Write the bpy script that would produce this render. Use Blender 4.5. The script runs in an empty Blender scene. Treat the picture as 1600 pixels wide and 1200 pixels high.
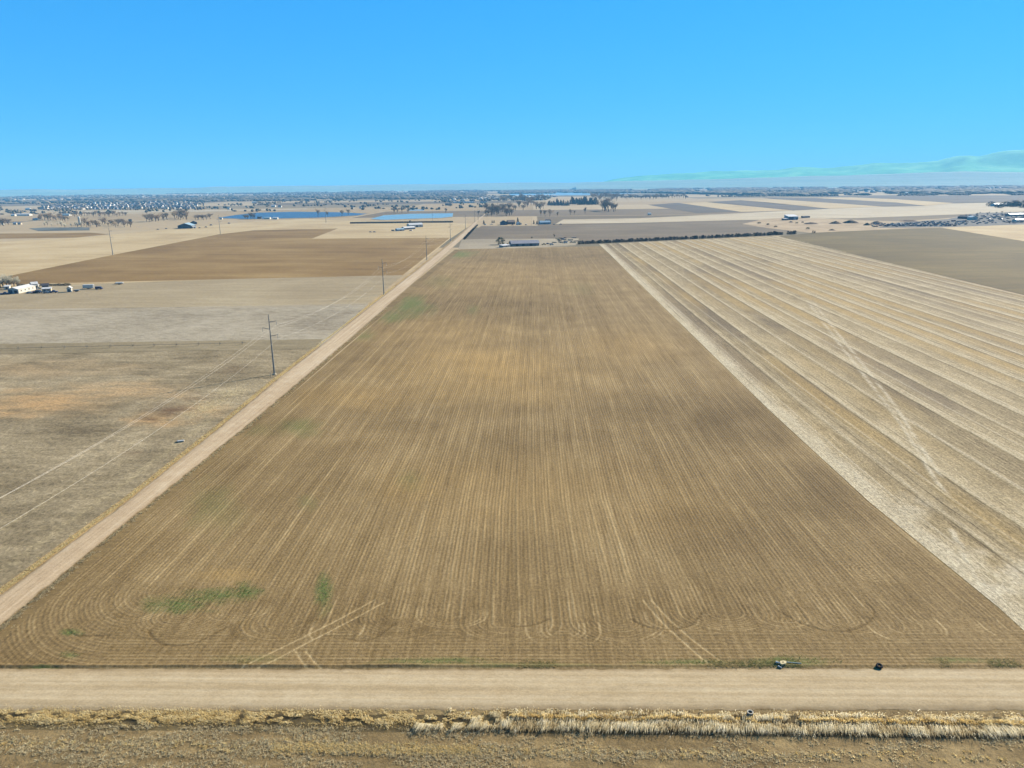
import bpy, math, random
import numpy as np
from mathutils import Vector, Matrix

# ------------------------------------------------------------------ camera, world, sun, exposure
SC = bpy.context.scene
COL = SC.collection
F, CAM_H = 1110.0, 70.0                      # focal length in photo pixels, drone height in metres
PITCH, ROLL, YAW = math.radians(15.675), math.radians(0.6446), math.radians(-1.913)
SUN_EL, SUN_AZ = math.radians(28), math.radians(50)     # azimuth clockwise from +Y
EXPOSURE = 1.5
SKY_STRENGTH = 0.071
HAZE = 7.0e-5

fwd = np.array([math.sin(YAW) * math.cos(PITCH), math.cos(YAW) * math.cos(PITCH), -math.sin(PITCH)])
r0 = np.array([math.cos(YAW), -math.sin(YAW), 0.0])
u0 = np.cross(r0, fwd)
RIGHT = r0 * math.cos(ROLL) - u0 * math.sin(ROLL)
UP = u0 * math.cos(ROLL) + r0 * math.sin(ROLL)

cam_data = bpy.data.cameras.new('camera')
cam = bpy.data.objects.new('camera', cam_data)
COL.objects.link(cam)
cam_data.sensor_fit = 'HORIZONTAL'
cam_data.sensor_width = 36.0
cam_data.lens = F / 1600 * 36.0
cam_data.clip_start, cam_data.clip_end = 1.0, 400000.0
M = Matrix.Identity(4)
for i in range(3):
    M[i][0], M[i][1], M[i][2] = RIGHT[i], UP[i], -fwd[i]
M[2][3] = CAM_H
cam.matrix_world = M
SC.camera = cam

world = bpy.data.worlds.new('World')
SC.world = world
world.use_nodes = True
wn = world.node_tree
wn.nodes.clear()
sky = wn.nodes.new('ShaderNodeTexSky')
sky.sky_type = 'NISHITA'
sky.sun_disc = False
sky.sun_elevation, sky.sun_rotation = SUN_EL, SUN_AZ
sky.altitude, sky.air_density, sky.dust_density, sky.ozone_density = 1500, 1.0, 0.2, 4.0
sep = wn.nodes.new('ShaderNodeSeparateColor')
com = wn.nodes.new('ShaderNodeCombineColor')
wn.links.new(sky.outputs[0], sep.inputs[0])
for ch, (gain, power) in enumerate(((0.068, 1.0), (1.17, 0.44), (2.65, 0.35))):      # the photo's vivid camera rendering of the sky
    pw = wn.nodes.new('ShaderNodeMath'); pw.operation = 'POWER'; pw.inputs[1].default_value = power
    mu = wn.nodes.new('ShaderNodeMath'); mu.operation = 'MULTIPLY'; mu.inputs[1].default_value = gain
    wn.links.new(sep.outputs[ch], pw.inputs[0])
    wn.links.new(pw.outputs[0], mu.inputs[0])
    wn.links.new(mu.outputs[0], com.inputs[ch])
bg = wn.nodes.new('ShaderNodeBackground')
bg.inputs['Strength'].default_value = SKY_STRENGTH
wo = wn.nodes.new('ShaderNodeOutputWorld')
wn.links.new(com.outputs[0], bg.inputs[0])
wn.links.new(bg.outputs[0], wo.inputs[0])

sun_d = bpy.data.lights.new('sun', 'SUN')
sun_d.energy, sun_d.angle, sun_d.color = 5.0, math.radians(0.53), (1.0, 0.93, 0.82)
sun = bpy.data.objects.new('sun', sun_d)
COL.objects.link(sun)
sd = Vector((math.sin(SUN_AZ) * math.cos(SUN_EL), math.cos(SUN_AZ) * math.cos(SUN_EL), math.sin(SUN_EL)))
sun.rotation_euler = sd.to_track_quat('Z', 'Y').to_euler()

vs = SC.view_settings
vs.view_transform, vs.look, vs.gamma, vs.exposure = 'Standard', 'None', 1.0, EXPOSURE
vs.use_curve_mapping = False
SC.render.engine = 'CYCLES'
SC.cycles.max_bounces = 5
SC.cycles.diffuse_bounces = 2
SC.cycles.volume_bounces = 1
SC.cycles.use_denoising = True
SC.cycles.denoising_input_passes = 'RGB_ALBEDO_NORMAL'
SC.cycles.denoising_prefilter = 'ACCURATE'

# ------------------------------------------------------------------ helpers
random.seed(7)
RNG = np.random.default_rng(11)


def G(px, py, z=0.0):
    """photo pixel -> the point of the flat plain it shows"""
    d = RIGHT * ((px - 800) / F) + UP * ((600 - py) / F) + fwd
    t = (z - CAM_H) / d[2]
    return Vector((d[0] * t, d[1] * t, z))


def depth(p):
    return float(np.dot(np.array([p[0], p[1], p[2] - CAM_H]), fwd))


def at_distance(px, py, dist):
    """photo pixel -> point at a given forward distance (far hills)"""
    d = RIGHT * ((px - 800) / F) + UP * ((600 - py) / F) + fwd
    t = dist / math.hypot(d[0], d[1])
    return Vector((d[0] * t, d[1] * t, CAM_H + d[2] * t))


def lin(r, g, b):
    f = lambda v: (v / 255) / 12.92 if v / 255 <= 0.04045 else ((v / 255 + 0.055) / 1.055) ** 2.4
    return (f(r) * 0.485, f(g) * 0.445, f(b) * 0.378, 1.0)      # picture colour -> surface colour


def tag(o, label=None, cat=None, group=None, kind=None):
    if label: o['label'] = label
    if cat: o['category'] = cat
    if group: o['group'] = group
    if kind: o['kind'] = kind
    return o


def link(name, data, parent=None, loc=None, rz=None):
    o = bpy.data.objects.new(name, data)
    COL.objects.link(o)
    if parent is not None: o.parent = parent
    if loc is not None: o.location = loc
    if rz is not None: o.rotation_euler = (0, 0, rz)
    return o


def empty(name, loc=(0, 0, 0), rz=0.0):
    o = link(name, None, None, loc, rz)
    o.empty_display_size = 0.5
    return o


def mesh(name, verts, faces, mats, idx=None, smooth=False):
    me = bpy.data.meshes.new(name)
    me.from_pydata([tuple(v) for v in verts], [], faces)
    for m in (mats if isinstance(mats, (list, tuple)) else [mats]):
        me.materials.append(m)
    if idx is not None:
        me.polygons.foreach_set('material_index', idx)
    if smooth:
        me.polygons.foreach_set('use_smooth', [True] * len(me.polygons))
    me.update()
    return me


def np_mesh(name, co, quads, mat, attrs=None, smooth=False, tris=None):
    """fast mesh from numpy arrays (co Nx3; quads Mx4; tris Kx3)"""
    me = bpy.data.meshes.new(name)
    nq = 0 if quads is None else len(quads)
    nt = 0 if tris is None else len(tris)
    me.vertices.add(len(co))
    me.vertices.foreach_set('co', np.ascontiguousarray(co, dtype=np.float32).ravel())
    loops = []
    if nq: loops.append(np.asarray(quads, dtype=np.int32).ravel())
    if nt: loops.append(np.asarray(tris, dtype=np.int32).ravel())
    loops = np.concatenate(loops)
    me.loops.add(len(loops))
    me.loops.foreach_set('vertex_index', loops)
    start = np.concatenate([np.arange(nq) * 4, nq * 4 + np.arange(nt) * 3]).astype(np.int32)
    me.polygons.add(nq + nt)
    me.polygons.foreach_set('loop_start', start)
    if smooth:
        me.polygons.foreach_set('use_smooth', np.ones(nq + nt, dtype=bool))
    me.materials.append(mat)
    for k, v in (attrs or {}).items():
        a = me.attributes.new(k, 'FLOAT', 'POINT')
        a.data.foreach_set('value', np.ascontiguousarray(v, dtype=np.float32).ravel())
    me.update(calc_edges=True)
    me.validate()
    return me


def grid_quads(nr, nc):
    i = np.arange(nr - 1)[:, None] * nc + np.arange(nc - 1)[None, :]
    return np.stack([i, i + 1, i + nc + 1, i + nc], -1).reshape(-1, 4)


class NB:
    """small node-material builder"""
    def __init__(s, name, rough=0.95, spec=0.08):
        s.m = bpy.data.materials.new(name)
        s.m.use_nodes = True
        s.nt = s.m.node_tree
        s.b = s.nt.nodes['Principled BSDF']
        s.b.inputs['Roughness'].default_value = rough
        s.b.inputs['Specular IOR Level'].default_value = spec
        s._pos = None

    def n(s, t): return s.nt.nodes.new(t)
    def l(s, a, b): s.nt.links.new(a, b)

    def put(s, sock, v):
        if hasattr(v, 'is_output'): s.l(v, sock)
        else: sock.default_value = v

    def pos(s):
        if s._pos is None: s._pos = s.n('ShaderNodeNewGeometry').outputs['Position']
        return s._pos

    def obj(s): return s.n('ShaderNodeTexCoord').outputs['Object']
    def rand(s): return s.n('ShaderNodeObjectInfo').outputs['Random']

    def sc(s, v, x, y, z=1.0):
        k = s.n('ShaderNodeVectorMath'); k.operation = 'MULTIPLY'
        s.put(k.inputs[0], v); k.inputs[1].default_value = (x, y, z)
        return k.outputs[0]

    def noise(s, v, scale, detail=4.0, rough=0.6, dist=0.0):
        k = s.n('ShaderNodeTexNoise')
        s.put(k.inputs['Vector'], v)
        k.inputs['Scale'].default_value, k.inputs['Detail'].default_value = scale, detail
        k.inputs['Roughness'].default_value, k.inputs['Distortion'].default_value = rough, dist
        return k.outputs['Fac']

    def mth(s, op, a, b=0.0, clamp=False):
        k = s.n('ShaderNodeMath'); k.operation = op; k.use_clamp = clamp
        s.put(k.inputs[0], a); s.put(k.inputs[1], b)
        return k.outputs[0]

    def rng(s, v, a, b, c=0.0, d=1.0):
        k = s.n('ShaderNodeMapRange')
        s.put(k.inputs[0], v)
        for i, x in enumerate((a, b, c, d)): k.inputs[i + 1].default_value = x
        return k.outputs[0]

    def ramp(s, v, stops, interp='LINEAR'):
        k = s.n('ShaderNodeValToRGB'); k.color_ramp.interpolation = interp
        e = k.color_ramp.elements
        while len(e) < len(stops): e.new(0.5)
        for q, (p, c) in zip(e, stops): q.position, q.color = p, c
        s.put(k.inputs[0], v)
        return k.outputs[0]

    def mix(s, f, a, b, blend='MIX'):
        k = s.n('ShaderNodeMix'); k.data_type = 'RGBA'; k.blend_type = blend
        s.put(k.inputs[0], f); s.put(k.inputs[6], a); s.put(k.inputs[7], b)
        return k.outputs[2]

    def gray(s, v):
        k = s.n('ShaderNodeCombineColor')
        for i in range(3): s.put(k.inputs[i], v)
        return k.outputs[0]

    def scale_col(s, c, v): return s.mix(1.0, c, s.gray(v), 'MULTIPLY')

    def attr(s, name):
        k = s.n('ShaderNodeAttribute'); k.attribute_name = name
        return k.outputs['Fac']

    def speck(s, v, scale, lo, hi):
        """crisp clod-sized mottling as a brightness factor"""
        a = s.noise(v, scale, 2.0, 0.6)
        w = s.n('ShaderNodeTexVoronoi'); w.inputs['Scale'].default_value = scale * 1.4
        s.put(w.inputs['Vector'], v)
        sp = s.n('ShaderNodeSeparateColor'); s.l(w.outputs['Color'], sp.inputs[0])
        return s.rng(s.mth('ADD', s.mth('MULTIPLY', a, 0.6), s.mth('MULTIPLY', sp.outputs[0], 0.4)), 0.3, 0.7, lo, hi)

    def bump(s, h, dist=0.1, strength=1.0):
        k = s.n('ShaderNodeBump')
        k.inputs['Strength'].default_value, k.inputs['Distance'].default_value = strength, dist
        s.put(k.inputs['Height'], h)
        s.l(k.outputs[0], s.b.inputs['Normal'])

    def color(s, c): s.put(s.b.inputs['Base Color'], c); return s.m


def plain(name, col, rough=0.8, spec=0.2, metal=0.0, vary=0.12, scale=1.5):
    b = NB(name, rough, spec)
    b.b.inputs['Metallic'].default_value = metal
    f = b.noise(b.obj(), scale, 5, 0.65)
    b.color(b.scale_col(col, b.rng(f, 0.3, 0.7, 1 - vary, 1 + vary)))
    return b.m


def tinted(name, cols, rough=0.7, spec=0.25, vary=0.1):
    """one colour per object, picked from a list by the object's random number"""
    b = NB(name, rough, spec)
    st = [(i / len(cols), c) for i, c in enumerate(cols)]
    c = b.ramp(b.rand(), st, 'CONSTANT')
    f = b.noise(b.obj(), 1.2, 4)
    b.color(b.scale_col(c, b.rng(f, 0.3, 0.7, 1 - vary, 1 + vary)))
    return b.m


def snoise(x, y, seed=0, oct=4):
    """cheap smooth value noise on numpy arrays, about 0..1"""
    r = np.random.default_rng(seed)
    tab = r.random((256, 256))
    out, amp, tot = 0, 1.0, 0
    for o in range(oct):
        xi, yi = np.floor(x).astype(int), np.floor(y).astype(int)
        fx, fy = x - xi, y - yi
        fx, fy = fx * fx * (3 - 2 * fx), fy * fy * (3 - 2 * fy)
        g = lambda a, b: tab[a % 256, b % 256]
        v = (g(xi, yi) * (1 - fx) + g(xi + 1, yi) * fx) * (1 - fy) + (g(xi, yi + 1) * (1 - fx) + g(xi + 1, yi + 1) * fx) * fy
        out = out + v * amp
        tot += amp
        amp *= 0.5
        x, y = x * 2.03 + 17.3, y * 2.03 + 5.7
    return out / tot


def sstep(a, b, x):
    t = np.clip((x - a) / (b - a), 0, 1)
    return t * t * (3 - 2 * t)


def seg_dist(X, Y, pts):
    d = np.full(X.shape, 1e9)
    for (ax, ay), (bx, by) in zip(pts[:-1], pts[1:]):
        vx, vy = bx - ax, by - ay
        t = np.clip(((X - ax) * vx + (Y - ay) * vy) / (vx * vx + vy * vy), 0, 1)
        d = np.minimum(d, np.hypot(X - ax - t * vx, Y - ay - t * vy))
    return d


def catmull(pts, n=12):
    p = [pts[0]] + list(pts) + [pts[-1]]
    out = []
    for i in range(1, len(p) - 2):
        a, b, c, d = (np.array(p[j][:2], float) for j in (i - 1, i, i + 1, i + 2))
        for k in range(n):
            t = k / n
            out.append(tuple(0.5 * (2 * b + (c - a) * t + (2 * a - 5 * b + 4 * c - d) * t * t + (3 * b - a - 3 * c + d) * t ** 3)))
    out.append(tuple(p[-2][:2]))
    return out


def pxline(pts): return [tuple(G(*p))[:2] for p in pts]


def blob(X, Y, px, py, rx, ry, seed=0, rag=0.6):
    """soft ragged patch, centre and extent read off the photo, laid on the ground"""
    c = G(px, py)
    ax = G(px + rx, py) - c
    ay = G(px, py - ry) - c
    det = ax.x * ay.y - ax.y * ay.x
    u = ((X - c.x) * ay.y - (Y - c.y) * ay.x) / det
    v = (ax.x * (Y - c.y) - ax.y * (X - c.x)) / det
    w = snoise(X / (abs(ax.length) * 0.35 + .5), Y / (abs(ay.length) * 0.35 + .5), seed, 4) - 0.5
    return np.clip(1.15 - np.sqrt(u * u + v * v) + w * rag * 2, 0, 1)

# ------------------------------------------------------------------ the plain
def ground_material():
    b = NB('plain_ground')
    p = b.pos()
    br = b.n('ShaderNodeTexBrick')
    b.l(b.sc(p, 1 / 800, 1 / 800), br.inputs['Vector'])
    br.offset, br.squash = 0.37, 1.0
    for k, v in (('Scale', 1.0), ('Mortar Size', 0.008), ('Mortar Smooth', 0.3), ('Bias', 0.0), ('Brick Width', 1.45), ('Row Height', 0.52)):
        br.inputs[k].default_value = v
    br.inputs['Color1'].default_value = (0, 0, 0, 1)
    br.inputs['Color2'].default_value = (1, 1, 1, 1)
    br.inputs['Mortar'].default_value = (.55, .55, .55, 1)
    cell = b.ramp(br.outputs[0], [(0.0, lin(112, 98, 78)), (0.14, lin(206, 184, 146)), (0.34, lin(150, 136, 108)),
                                  (0.48, lin(214, 194, 158)), (0.62, lin(118, 112, 92)), (0.74, lin(196, 172, 132)), (0.9, lin(128, 112, 92))], 'CONSTANT')
    big = b.noise(p, 1 / 420, 6, 0.62, 0.4)
    dry = b.ramp(big, [(0.3, lin(150, 134, 106)), (0.5, lin(186, 168, 134)), (0.7, lin(206, 188, 152))])
    c = b.mix(0.25, cell, dry)
    fine = b.noise(b.sc(p, 1 / 30, 1 / 12), 1.0, 8, 0.7)
    c = b.scale_col(c, b.rng(fine, 0.3, 0.7, 0.82, 1.15))
    b.bump(b.noise(p, 0.8, 6, 0.7), 0.15, 0.6)
    return b.color(c)


def polar_ground():
    radii = [0, 60, 150, 400, 900, 2000, 4000, 8000, 15000, 28000, 50000, 90000]
    n = 64
    v, f = [(0, 0, -0.03)], []
    for r in radii[1:]:
        for k in range(n):
            a = 2 * math.pi * k / n
            v.append((r * math.cos(a), r * math.sin(a), -0.03))
    for k in range(n):
        f.append((0, 1 + k, 1 + (k + 1) % n))
    for i in range(len(radii) - 2):
        o, q = 1 + i * n, 1 + (i + 1) * n
        for k in range(n):
            f.append((o + k, q + k, q + (k + 1) % n, o + (k + 1) % n))
    return mesh('ground', v, f, ground_material())


tag(link('ground', polar_ground()), 'wide flat dry plain of tan and brown farmland reaching the horizon', 'ground', kind='structure')


def soil_mat(name, dark, mid, light, grain=(1 / 60, 1 / 9), rot=0.0, big=1 / 120, fine=0.35, contrast=1.0, bump=0.12):
    b = NB(name)
    p = b.pos()
    if rot:
        k = b.n('ShaderNodeMapping'); k.inputs['Rotation'].default_value = (0, 0, rot)
        b.l(p, k.inputs[0]); p = k.outputs[0]
    f = b.noise(p, big, 5, 0.6, 0.5)
    g = b.noise(b.sc(p, grain[0], grain[1]), 1.0, 7, 0.68)
    s = b.noise(p, fine, 8, 0.72)
    t = b.mth('ADD', b.mth('MULTIPLY', f, 0.42), b.mth('ADD', b.mth('MULTIPLY', g, 0.36), b.mth('MULTIPLY', s, 0.22)))
    w = 0.10 / contrast
    c = b.ramp(t, [(0.5 - w, dark), (0.5, mid), (0.5 + w, light)])
    c = b.scale_col(c, b.speck(p, fine * 5, 0.84, 1.16))
    b.bump(s, bump, 0.8)
    return b.color(c)


def sheet(name, label, pts, mat, z, cat='field', world_pts=False):
    """a flat field sheet; its outline is read off the photo and lies on the plain"""
    P = [Vector((p[0], p[1], 0)) for p in pts] if world_pts else [G(*p) for p in pts]
    dist = max(p.length for p in P)
    zz = z + (0.05 if dist > 1500 else 0.0) + (0.3 if dist > 3000 else 0.0)
    v = [(p.x, p.y, zz) for p in P]
    a = sum(v[i][0] * v[(i + 1) % len(v)][1] - v[(i + 1) % len(v)][0] * v[i][1] for i in range(len(v)))
    face = list(range(len(v))) if a > 0 else list(range(len(v)))[::-1]
    o = link(name, mesh(name, v, [face], mat))
    return tag(o, label, cat, kind='structure')


M_straw = soil_mat('straw_field', lin(196, 172, 130), lin(216, 194, 150), lin(228, 208, 168), (1 / 90, 1 / 14), 0.12)
M_brown = soil_mat('brown_plough', lin(142, 114, 68), lin(163, 134, 84), lin(184, 156, 104), (1 / 160, 1 / 26), 0.1, 1 / 150)
M_tan = soil_mat('tan_field', lin(168, 152, 122), lin(186, 170, 138), lin(202, 188, 156), (1 / 80, 1 / 5), 0.03)
M_grey = soil_mat('grey_weeds', lin(150, 138, 118), lin(188, 178, 156), lin(212, 202, 182), (1 / 7, 1 / 4), 0.3, 1 / 60, 0.5, 0.8, 0.35)
M_greybrown = soil_mat('grey_brown_field', lin(122, 110, 92), lin(136, 122, 102), lin(152, 138, 114), (1 / 200, 1 / 30), 0.05, 1 / 150)
M_olive = soil_mat('olive_plough', lin(104, 90, 50), lin(118, 102, 58), lin(138, 121, 72), (1 / 150, 1 / 10), -0.1, 1 / 120)
M_pale = soil_mat('pale_field', lin(200, 186, 158), lin(212, 198, 170), lin(222, 210, 184), (1 / 200, 1 / 30))
M_dark = soil_mat('dark_strip', lin(106, 98, 88), lin(118, 108, 96), lin(132, 120, 104), (1 / 300, 1 / 60))
M_lot = soil_mat('grey_lot', lin(166, 154, 132), lin(182, 170, 146), lin(196, 184, 160), (1 / 40, 1 / 8))
M_yard = soil_mat('dirt_yard', lin(168, 146, 116), lin(194, 172, 138), lin(214, 194, 162), (1 / 30, 1 / 14), 0.2, 1 / 50)
M_junkground = soil_mat('junkyard_ground', lin(92, 94, 96), lin(112, 112, 110), lin(138, 134, 126), (1 / 30, 1 / 14))
M_weedy = soil_mat('weedy_soil', lin(122, 104, 72), lin(153, 133, 95), lin(188, 166, 121), (1 / 9, 1 / 2.2), 0.02, 1 / 16, 0.9, 0.9, 0.3)

# left of the side road, nearest first
def pasture_mesh():
    xs = np.linspace(-420, -95.5, 330)
    ys = np.concatenate([np.linspace(40, 200, 150), np.linspace(200, 316, 70)[1:]])
    X, Y = np.meshgrid(xs, ys)
    rust = np.zeros_like(X); pale = np.zeros_like(X); dark = np.zeros_like(X)
    for i, (px, py, rx, ry, a) in enumerate([(265, 640, 42, 14, 1.0), (235, 655, 22, 7, .9), (300, 620, 40, 10, .6), (200, 708, 26, 6, .6), (360, 575, 40, 12, .35)]):
        dark = np.maximum(dark, a * blob(X, Y, px, py, rx, ry, i))
    for i, (px, py, rx, ry, a) in enumerate([(70, 625, 120, 22, .9), (190, 610, 120, 16, .6), (20, 640, 60, 16, .8), (320, 640, 50, 14, .6), (60, 575, 150, 14, .35), (250, 655, 60, 12, .9)]):
        rust = np.maximum(rust, a * blob(X, Y, px, py, rx, ry, 20 + i))
    for i, (px, py, rx, ry, a) in enumerate([(330, 635, 30, 10, 1.), (365, 612, 22, 8, 1.), (295, 648, 24, 6, .8)]):
        pale = np.maximum(pale, a * blob(X, Y, px, py, rx, ry, 40 + i, 1.0))
    # faint wheel lanes beside the road
    for pts, w in ((pxline([(0, 893), (90, 828), (200, 750), (330, 655)]), 1.6), (pxline([(0, 830), (140, 738), (240, 668)]), .5)):
        pale = np.maximum(pale, 0.55 * sstep(w, 0, seg_dist(X, Y, pts)) * (0.4 + snoise(X / 3, Y / 6, 5)))
    Z = np.full_like(X, 0.0) + 0.05 * (snoise(X / 5, Y / 5, 8) - .5)
    b = NB('pasture')
    p = b.pos()
    f = b.noise(p, 1 / 38, 6, 0.62, 0.6)
    g = b.noise(b.sc(p, 1 / 16, 1 / 5), 1.0, 7, 0.7)
    s = b.noise(p, 0.7, 8, 0.75)
    t = b.mth('ADD', b.mth('MULTIPLY', f, 0.40), b.mth('ADD', b.mth('MULTIPLY', g, 0.32), b.mth('MULTIPLY', s, 0.28)))
    c = b.ramp(t, [(0.39, lin(124, 111, 86)), (0.46, lin(155, 141, 112)), (0.53, lin(182, 167, 136)), (0.62, lin(212, 197, 164))])
    c = b.mix(b.mth('MULTIPLY', b.attr('rust'), b.rng(g, .3, .6)), c, lin(214, 176, 124))
    c = b.mix(b.mth('MULTIPLY', b.attr('dark'), b.rng(g, .62, .35, .15, .8)), c, lin(122, 90, 62))
    c = b.mix(b.mth('MULTIPLY', b.attr('pale'), b.rng(s, .4, .6)), c, lin(212, 196, 154))
    c = b.scale_col(c, b.speck(b.sc(p, 1, .7), 1.6, 0.78, 1.2))
    b.bump(b.mth('ADD', s, b.mth('MULTIPLY', g, 1.5)), 0.25, 0.8)
    m = b.color(c)
    return np_mesh('pasture', np.stack([X, Y, Z], -1).reshape(-1, 3), grid_quads(*X.shape), m,
                   {'rust': rust, 'dark': dark, 'pale': pale}, True)


tag(link('pasture', pasture_mesh()), 'dry mottled tan pasture left of the side road', 'pasture', kind='structure')
sheet('grey_weed_field', 'pale grey weedy field above the wheel line', [(-700, 494), (575, 475.5), (505, 541), (300, 546), (0, 548), (-700, 560)], M_grey, 0.05)
sheet('dry_grass_strip', 'narrow dull grass strip along the wheel line', [(-700, 548), (505, 530), (492, 545), (-700, 566)], soil_mat('dull_grass', lin(142, 130, 104), lin(160, 147, 118), lin(178, 164, 134), (1 / 20, 1 / 6)), 0.07)
sheet('tan_field', 'flat tan field below the brown ploughed one, beside the side road', [(-700, 494), (575, 475.5), (630, 430), (190, 440), (-700, 462)], M_tan, 0.06)
sheet('farm_track', 'pale farm track between the tan field and the grey weeds', [(-700, 489), (200, 483.5), (575, 474), (571, 477), (200, 485.6), (-700, 492)], M_lot, 0.08, 'track')
sheet('straw_field', 'pale straw coloured field behind the brown ploughed one', [(-800, 480), (-800, 382), (0, 378), (130, 371), (220, 362), (400, 346), (480, 342), (590, 347), (712, 349), (738, 350), (702, 374), (640, 425)], M_straw, 0.03)
sheet('brown_ploughed_field', 'brown ploughed field with a notch, left of the side road', [(-700, 480), (0, 434), (176, 398.5), (343, 366), (396, 360), (528, 357), (487, 373), (703, 371.5), (629, 430), (190, 440), (-700, 462)], M_brown, 0.09)
sheet('dark_plough_strip', 'dark brown strip of ploughed land at the far left', [(-800, 374), (0, 365), (140, 363.5), (170, 366), (120, 371), (0, 373), (-800, 384)], M_brown, 0.06)
sheet('weedy_ground', 'weedy bare ground in front of the near dirt road', [(-158, 20), (158, 20), (158, 88), (-158, 84.5)], M_weedy, 0.0, 'ground', True)
sheet('far_lot', 'grey grass lot past the end of the ploughed field', [(716, 389), (790, 389.5), (900, 383), (905, 372), (722, 373)], M_lot, 0.03)
sheet('grey_brown_field', 'grey brown field between the long barn and the houses', [(722, 374), (797, 373), (905, 372.5), (912, 380), (1190, 366), (1250, 362), (1196, 355), (1160, 350), (1190, 343), (1150, 344), (1000, 348.5), (880, 352.5), (752, 353)], M_greybrown, 0.05)
sheet('pale_strip_field', 'pale strip field above the grey brown field', [(868, 350), (880, 343), (1000, 341), (1160, 333), (1340, 324), (1480, 318), (1700, 314), (1700, 326), (1500, 335), (1330, 341), (1150, 344), (1000, 348)], M_pale, 0.04)
sheet('dark_field_strip', 'dark field strip nearest the centre of the far striped fields', [(1012, 320), (1060, 317), (1158, 331), (1088, 333)], M_dark, 0.10)
sheet('tan_field_strip', 'bright tan strip between the two nearest dark field strips', [(1060, 317), (1104, 315.8), (1240, 329), (1158, 331)], M_straw, 0.10)
sheet('dark_field_strip', 'second dark field strip of the far striped fields', [(1104, 315.7), (1157, 313), (1200, 316.5), (1297, 326.3), (1240, 329)], M_dark, 0.12)
sheet('tan_field_strip', 'second bright tan strip of the far striped fields', [(1157, 313), (1215, 311.5), (1380, 323), (1297, 326.3)], M_straw, 0.12)
sheet('dark_field_strip', 'third dark field strip of the far striped fields', [(1190, 309), (1275, 309.5), (1400, 316.5), (1448, 322), (1380, 323), (1215, 311.5)], M_dark, 0.14)
sheet('tan_field_strip', 'third bright tan strip of the far striped fields', [(1275, 309.5), (1330, 308.5), (1400, 311.5), (1490, 317.5), (1448, 322), (1400, 316.5)], M_straw, 0.14)
sheet('dark_field_strip', 'long dark field strip under the far town', [(1250, 307), (1400, 305.8), (1700, 305), (1700, 312), (1490, 317.5), (1400, 311.5), (1330, 308.5)], M_dark, 0.16)
sheet('dirt_yard', 'bare dirt yard round the blue grey shed', [(1160, 350), (1190, 343), (1230, 339.5), (1330, 343.5), (1400, 346), (1480, 341), (1520, 336), (1620, 334), (1620, 351), (1400, 358), (1265, 364), (1196, 356)], M_yard, 0.08)
sheet('junkyard_ground', 'grey oily ground under the junkyard cars', [(1370, 356), (1400, 348), (1480, 342.5), (1530, 332.5), (1640, 331), (1640, 349.5), (1480, 355)], M_junkground, 0.11)
sheet('olive_ploughed_field', 'dark olive ploughed field at the far right', [(1216, 369.5), (1268, 364), (1400, 357.8), (1470, 355.8), (1600, 377), (1900, 430), (1900, 545), (1600, 461)], M_olive, 0.07)
sheet('cream_field', 'cream coloured field corner at the right edge', [(1470, 355.8), (1640, 349.2), (1900, 340), (1900, 430), (1600, 377)], M_straw, 0.09)
sheet('pale_road', 'pale road in front of the tract houses', [(90, 330.5), (195, 329.5), (315, 328.5), (480, 326.2), (480, 327.2), (315, 330.8), (195, 331.8)], M_pale, 0.2, 'road')

# ------------------------------------------------------------------ roads
def road_mat(name, c1, c2, c3, along_x):
    b = NB(name)
    p = b.pos()
    lane = b.noise(b.sc(p, 0.012 if along_x else 0.9, 0.9 if along_x else 0.012), 1.0, 4, 0.6)
    mot = b.noise(p, 0.25, 7, 0.65)
    fine = b.noise(p, 4.0, 5, 0.7)
    t = b.mth('ADD', b.mth('MULTIPLY', lane, 0.5), b.mth('ADD', b.mth('MULTIPLY', mot, 0.32), b.mth('MULTIPLY', fine, 0.18)))
    c = b.ramp(t, [(0.40, c1), (0.5, c2), (0.60, c3)])
    c = b.mix(b.mth('MULTIPLY', b.attr('edge'), b.rng(mot, .35, .6, .25, 1.0)), c, lin(150, 130, 98))
    c = b.scale_col(c, b.speck(p, 3.0, 0.92, 1.07))
    c = b.scale_col(c, b.rng(b.attr('rut'), 0, 1.0, .96, 1.09))
    scuff = b.noise(b.sc(p, 0.35, 1.6) if along_x else b.sc(p, 1.6, 0.35), 1.0, 6, 0.7, 1.5)
    c = b.scale_col(c, b.rng(scuff, .35, .65, .93, 1.06))
    b.bump(b.mth('ADD', mot, b.mth('MULTIPLY', fine, 0.5)), 0.06, 0.6)
    return b.color(c)


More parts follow.
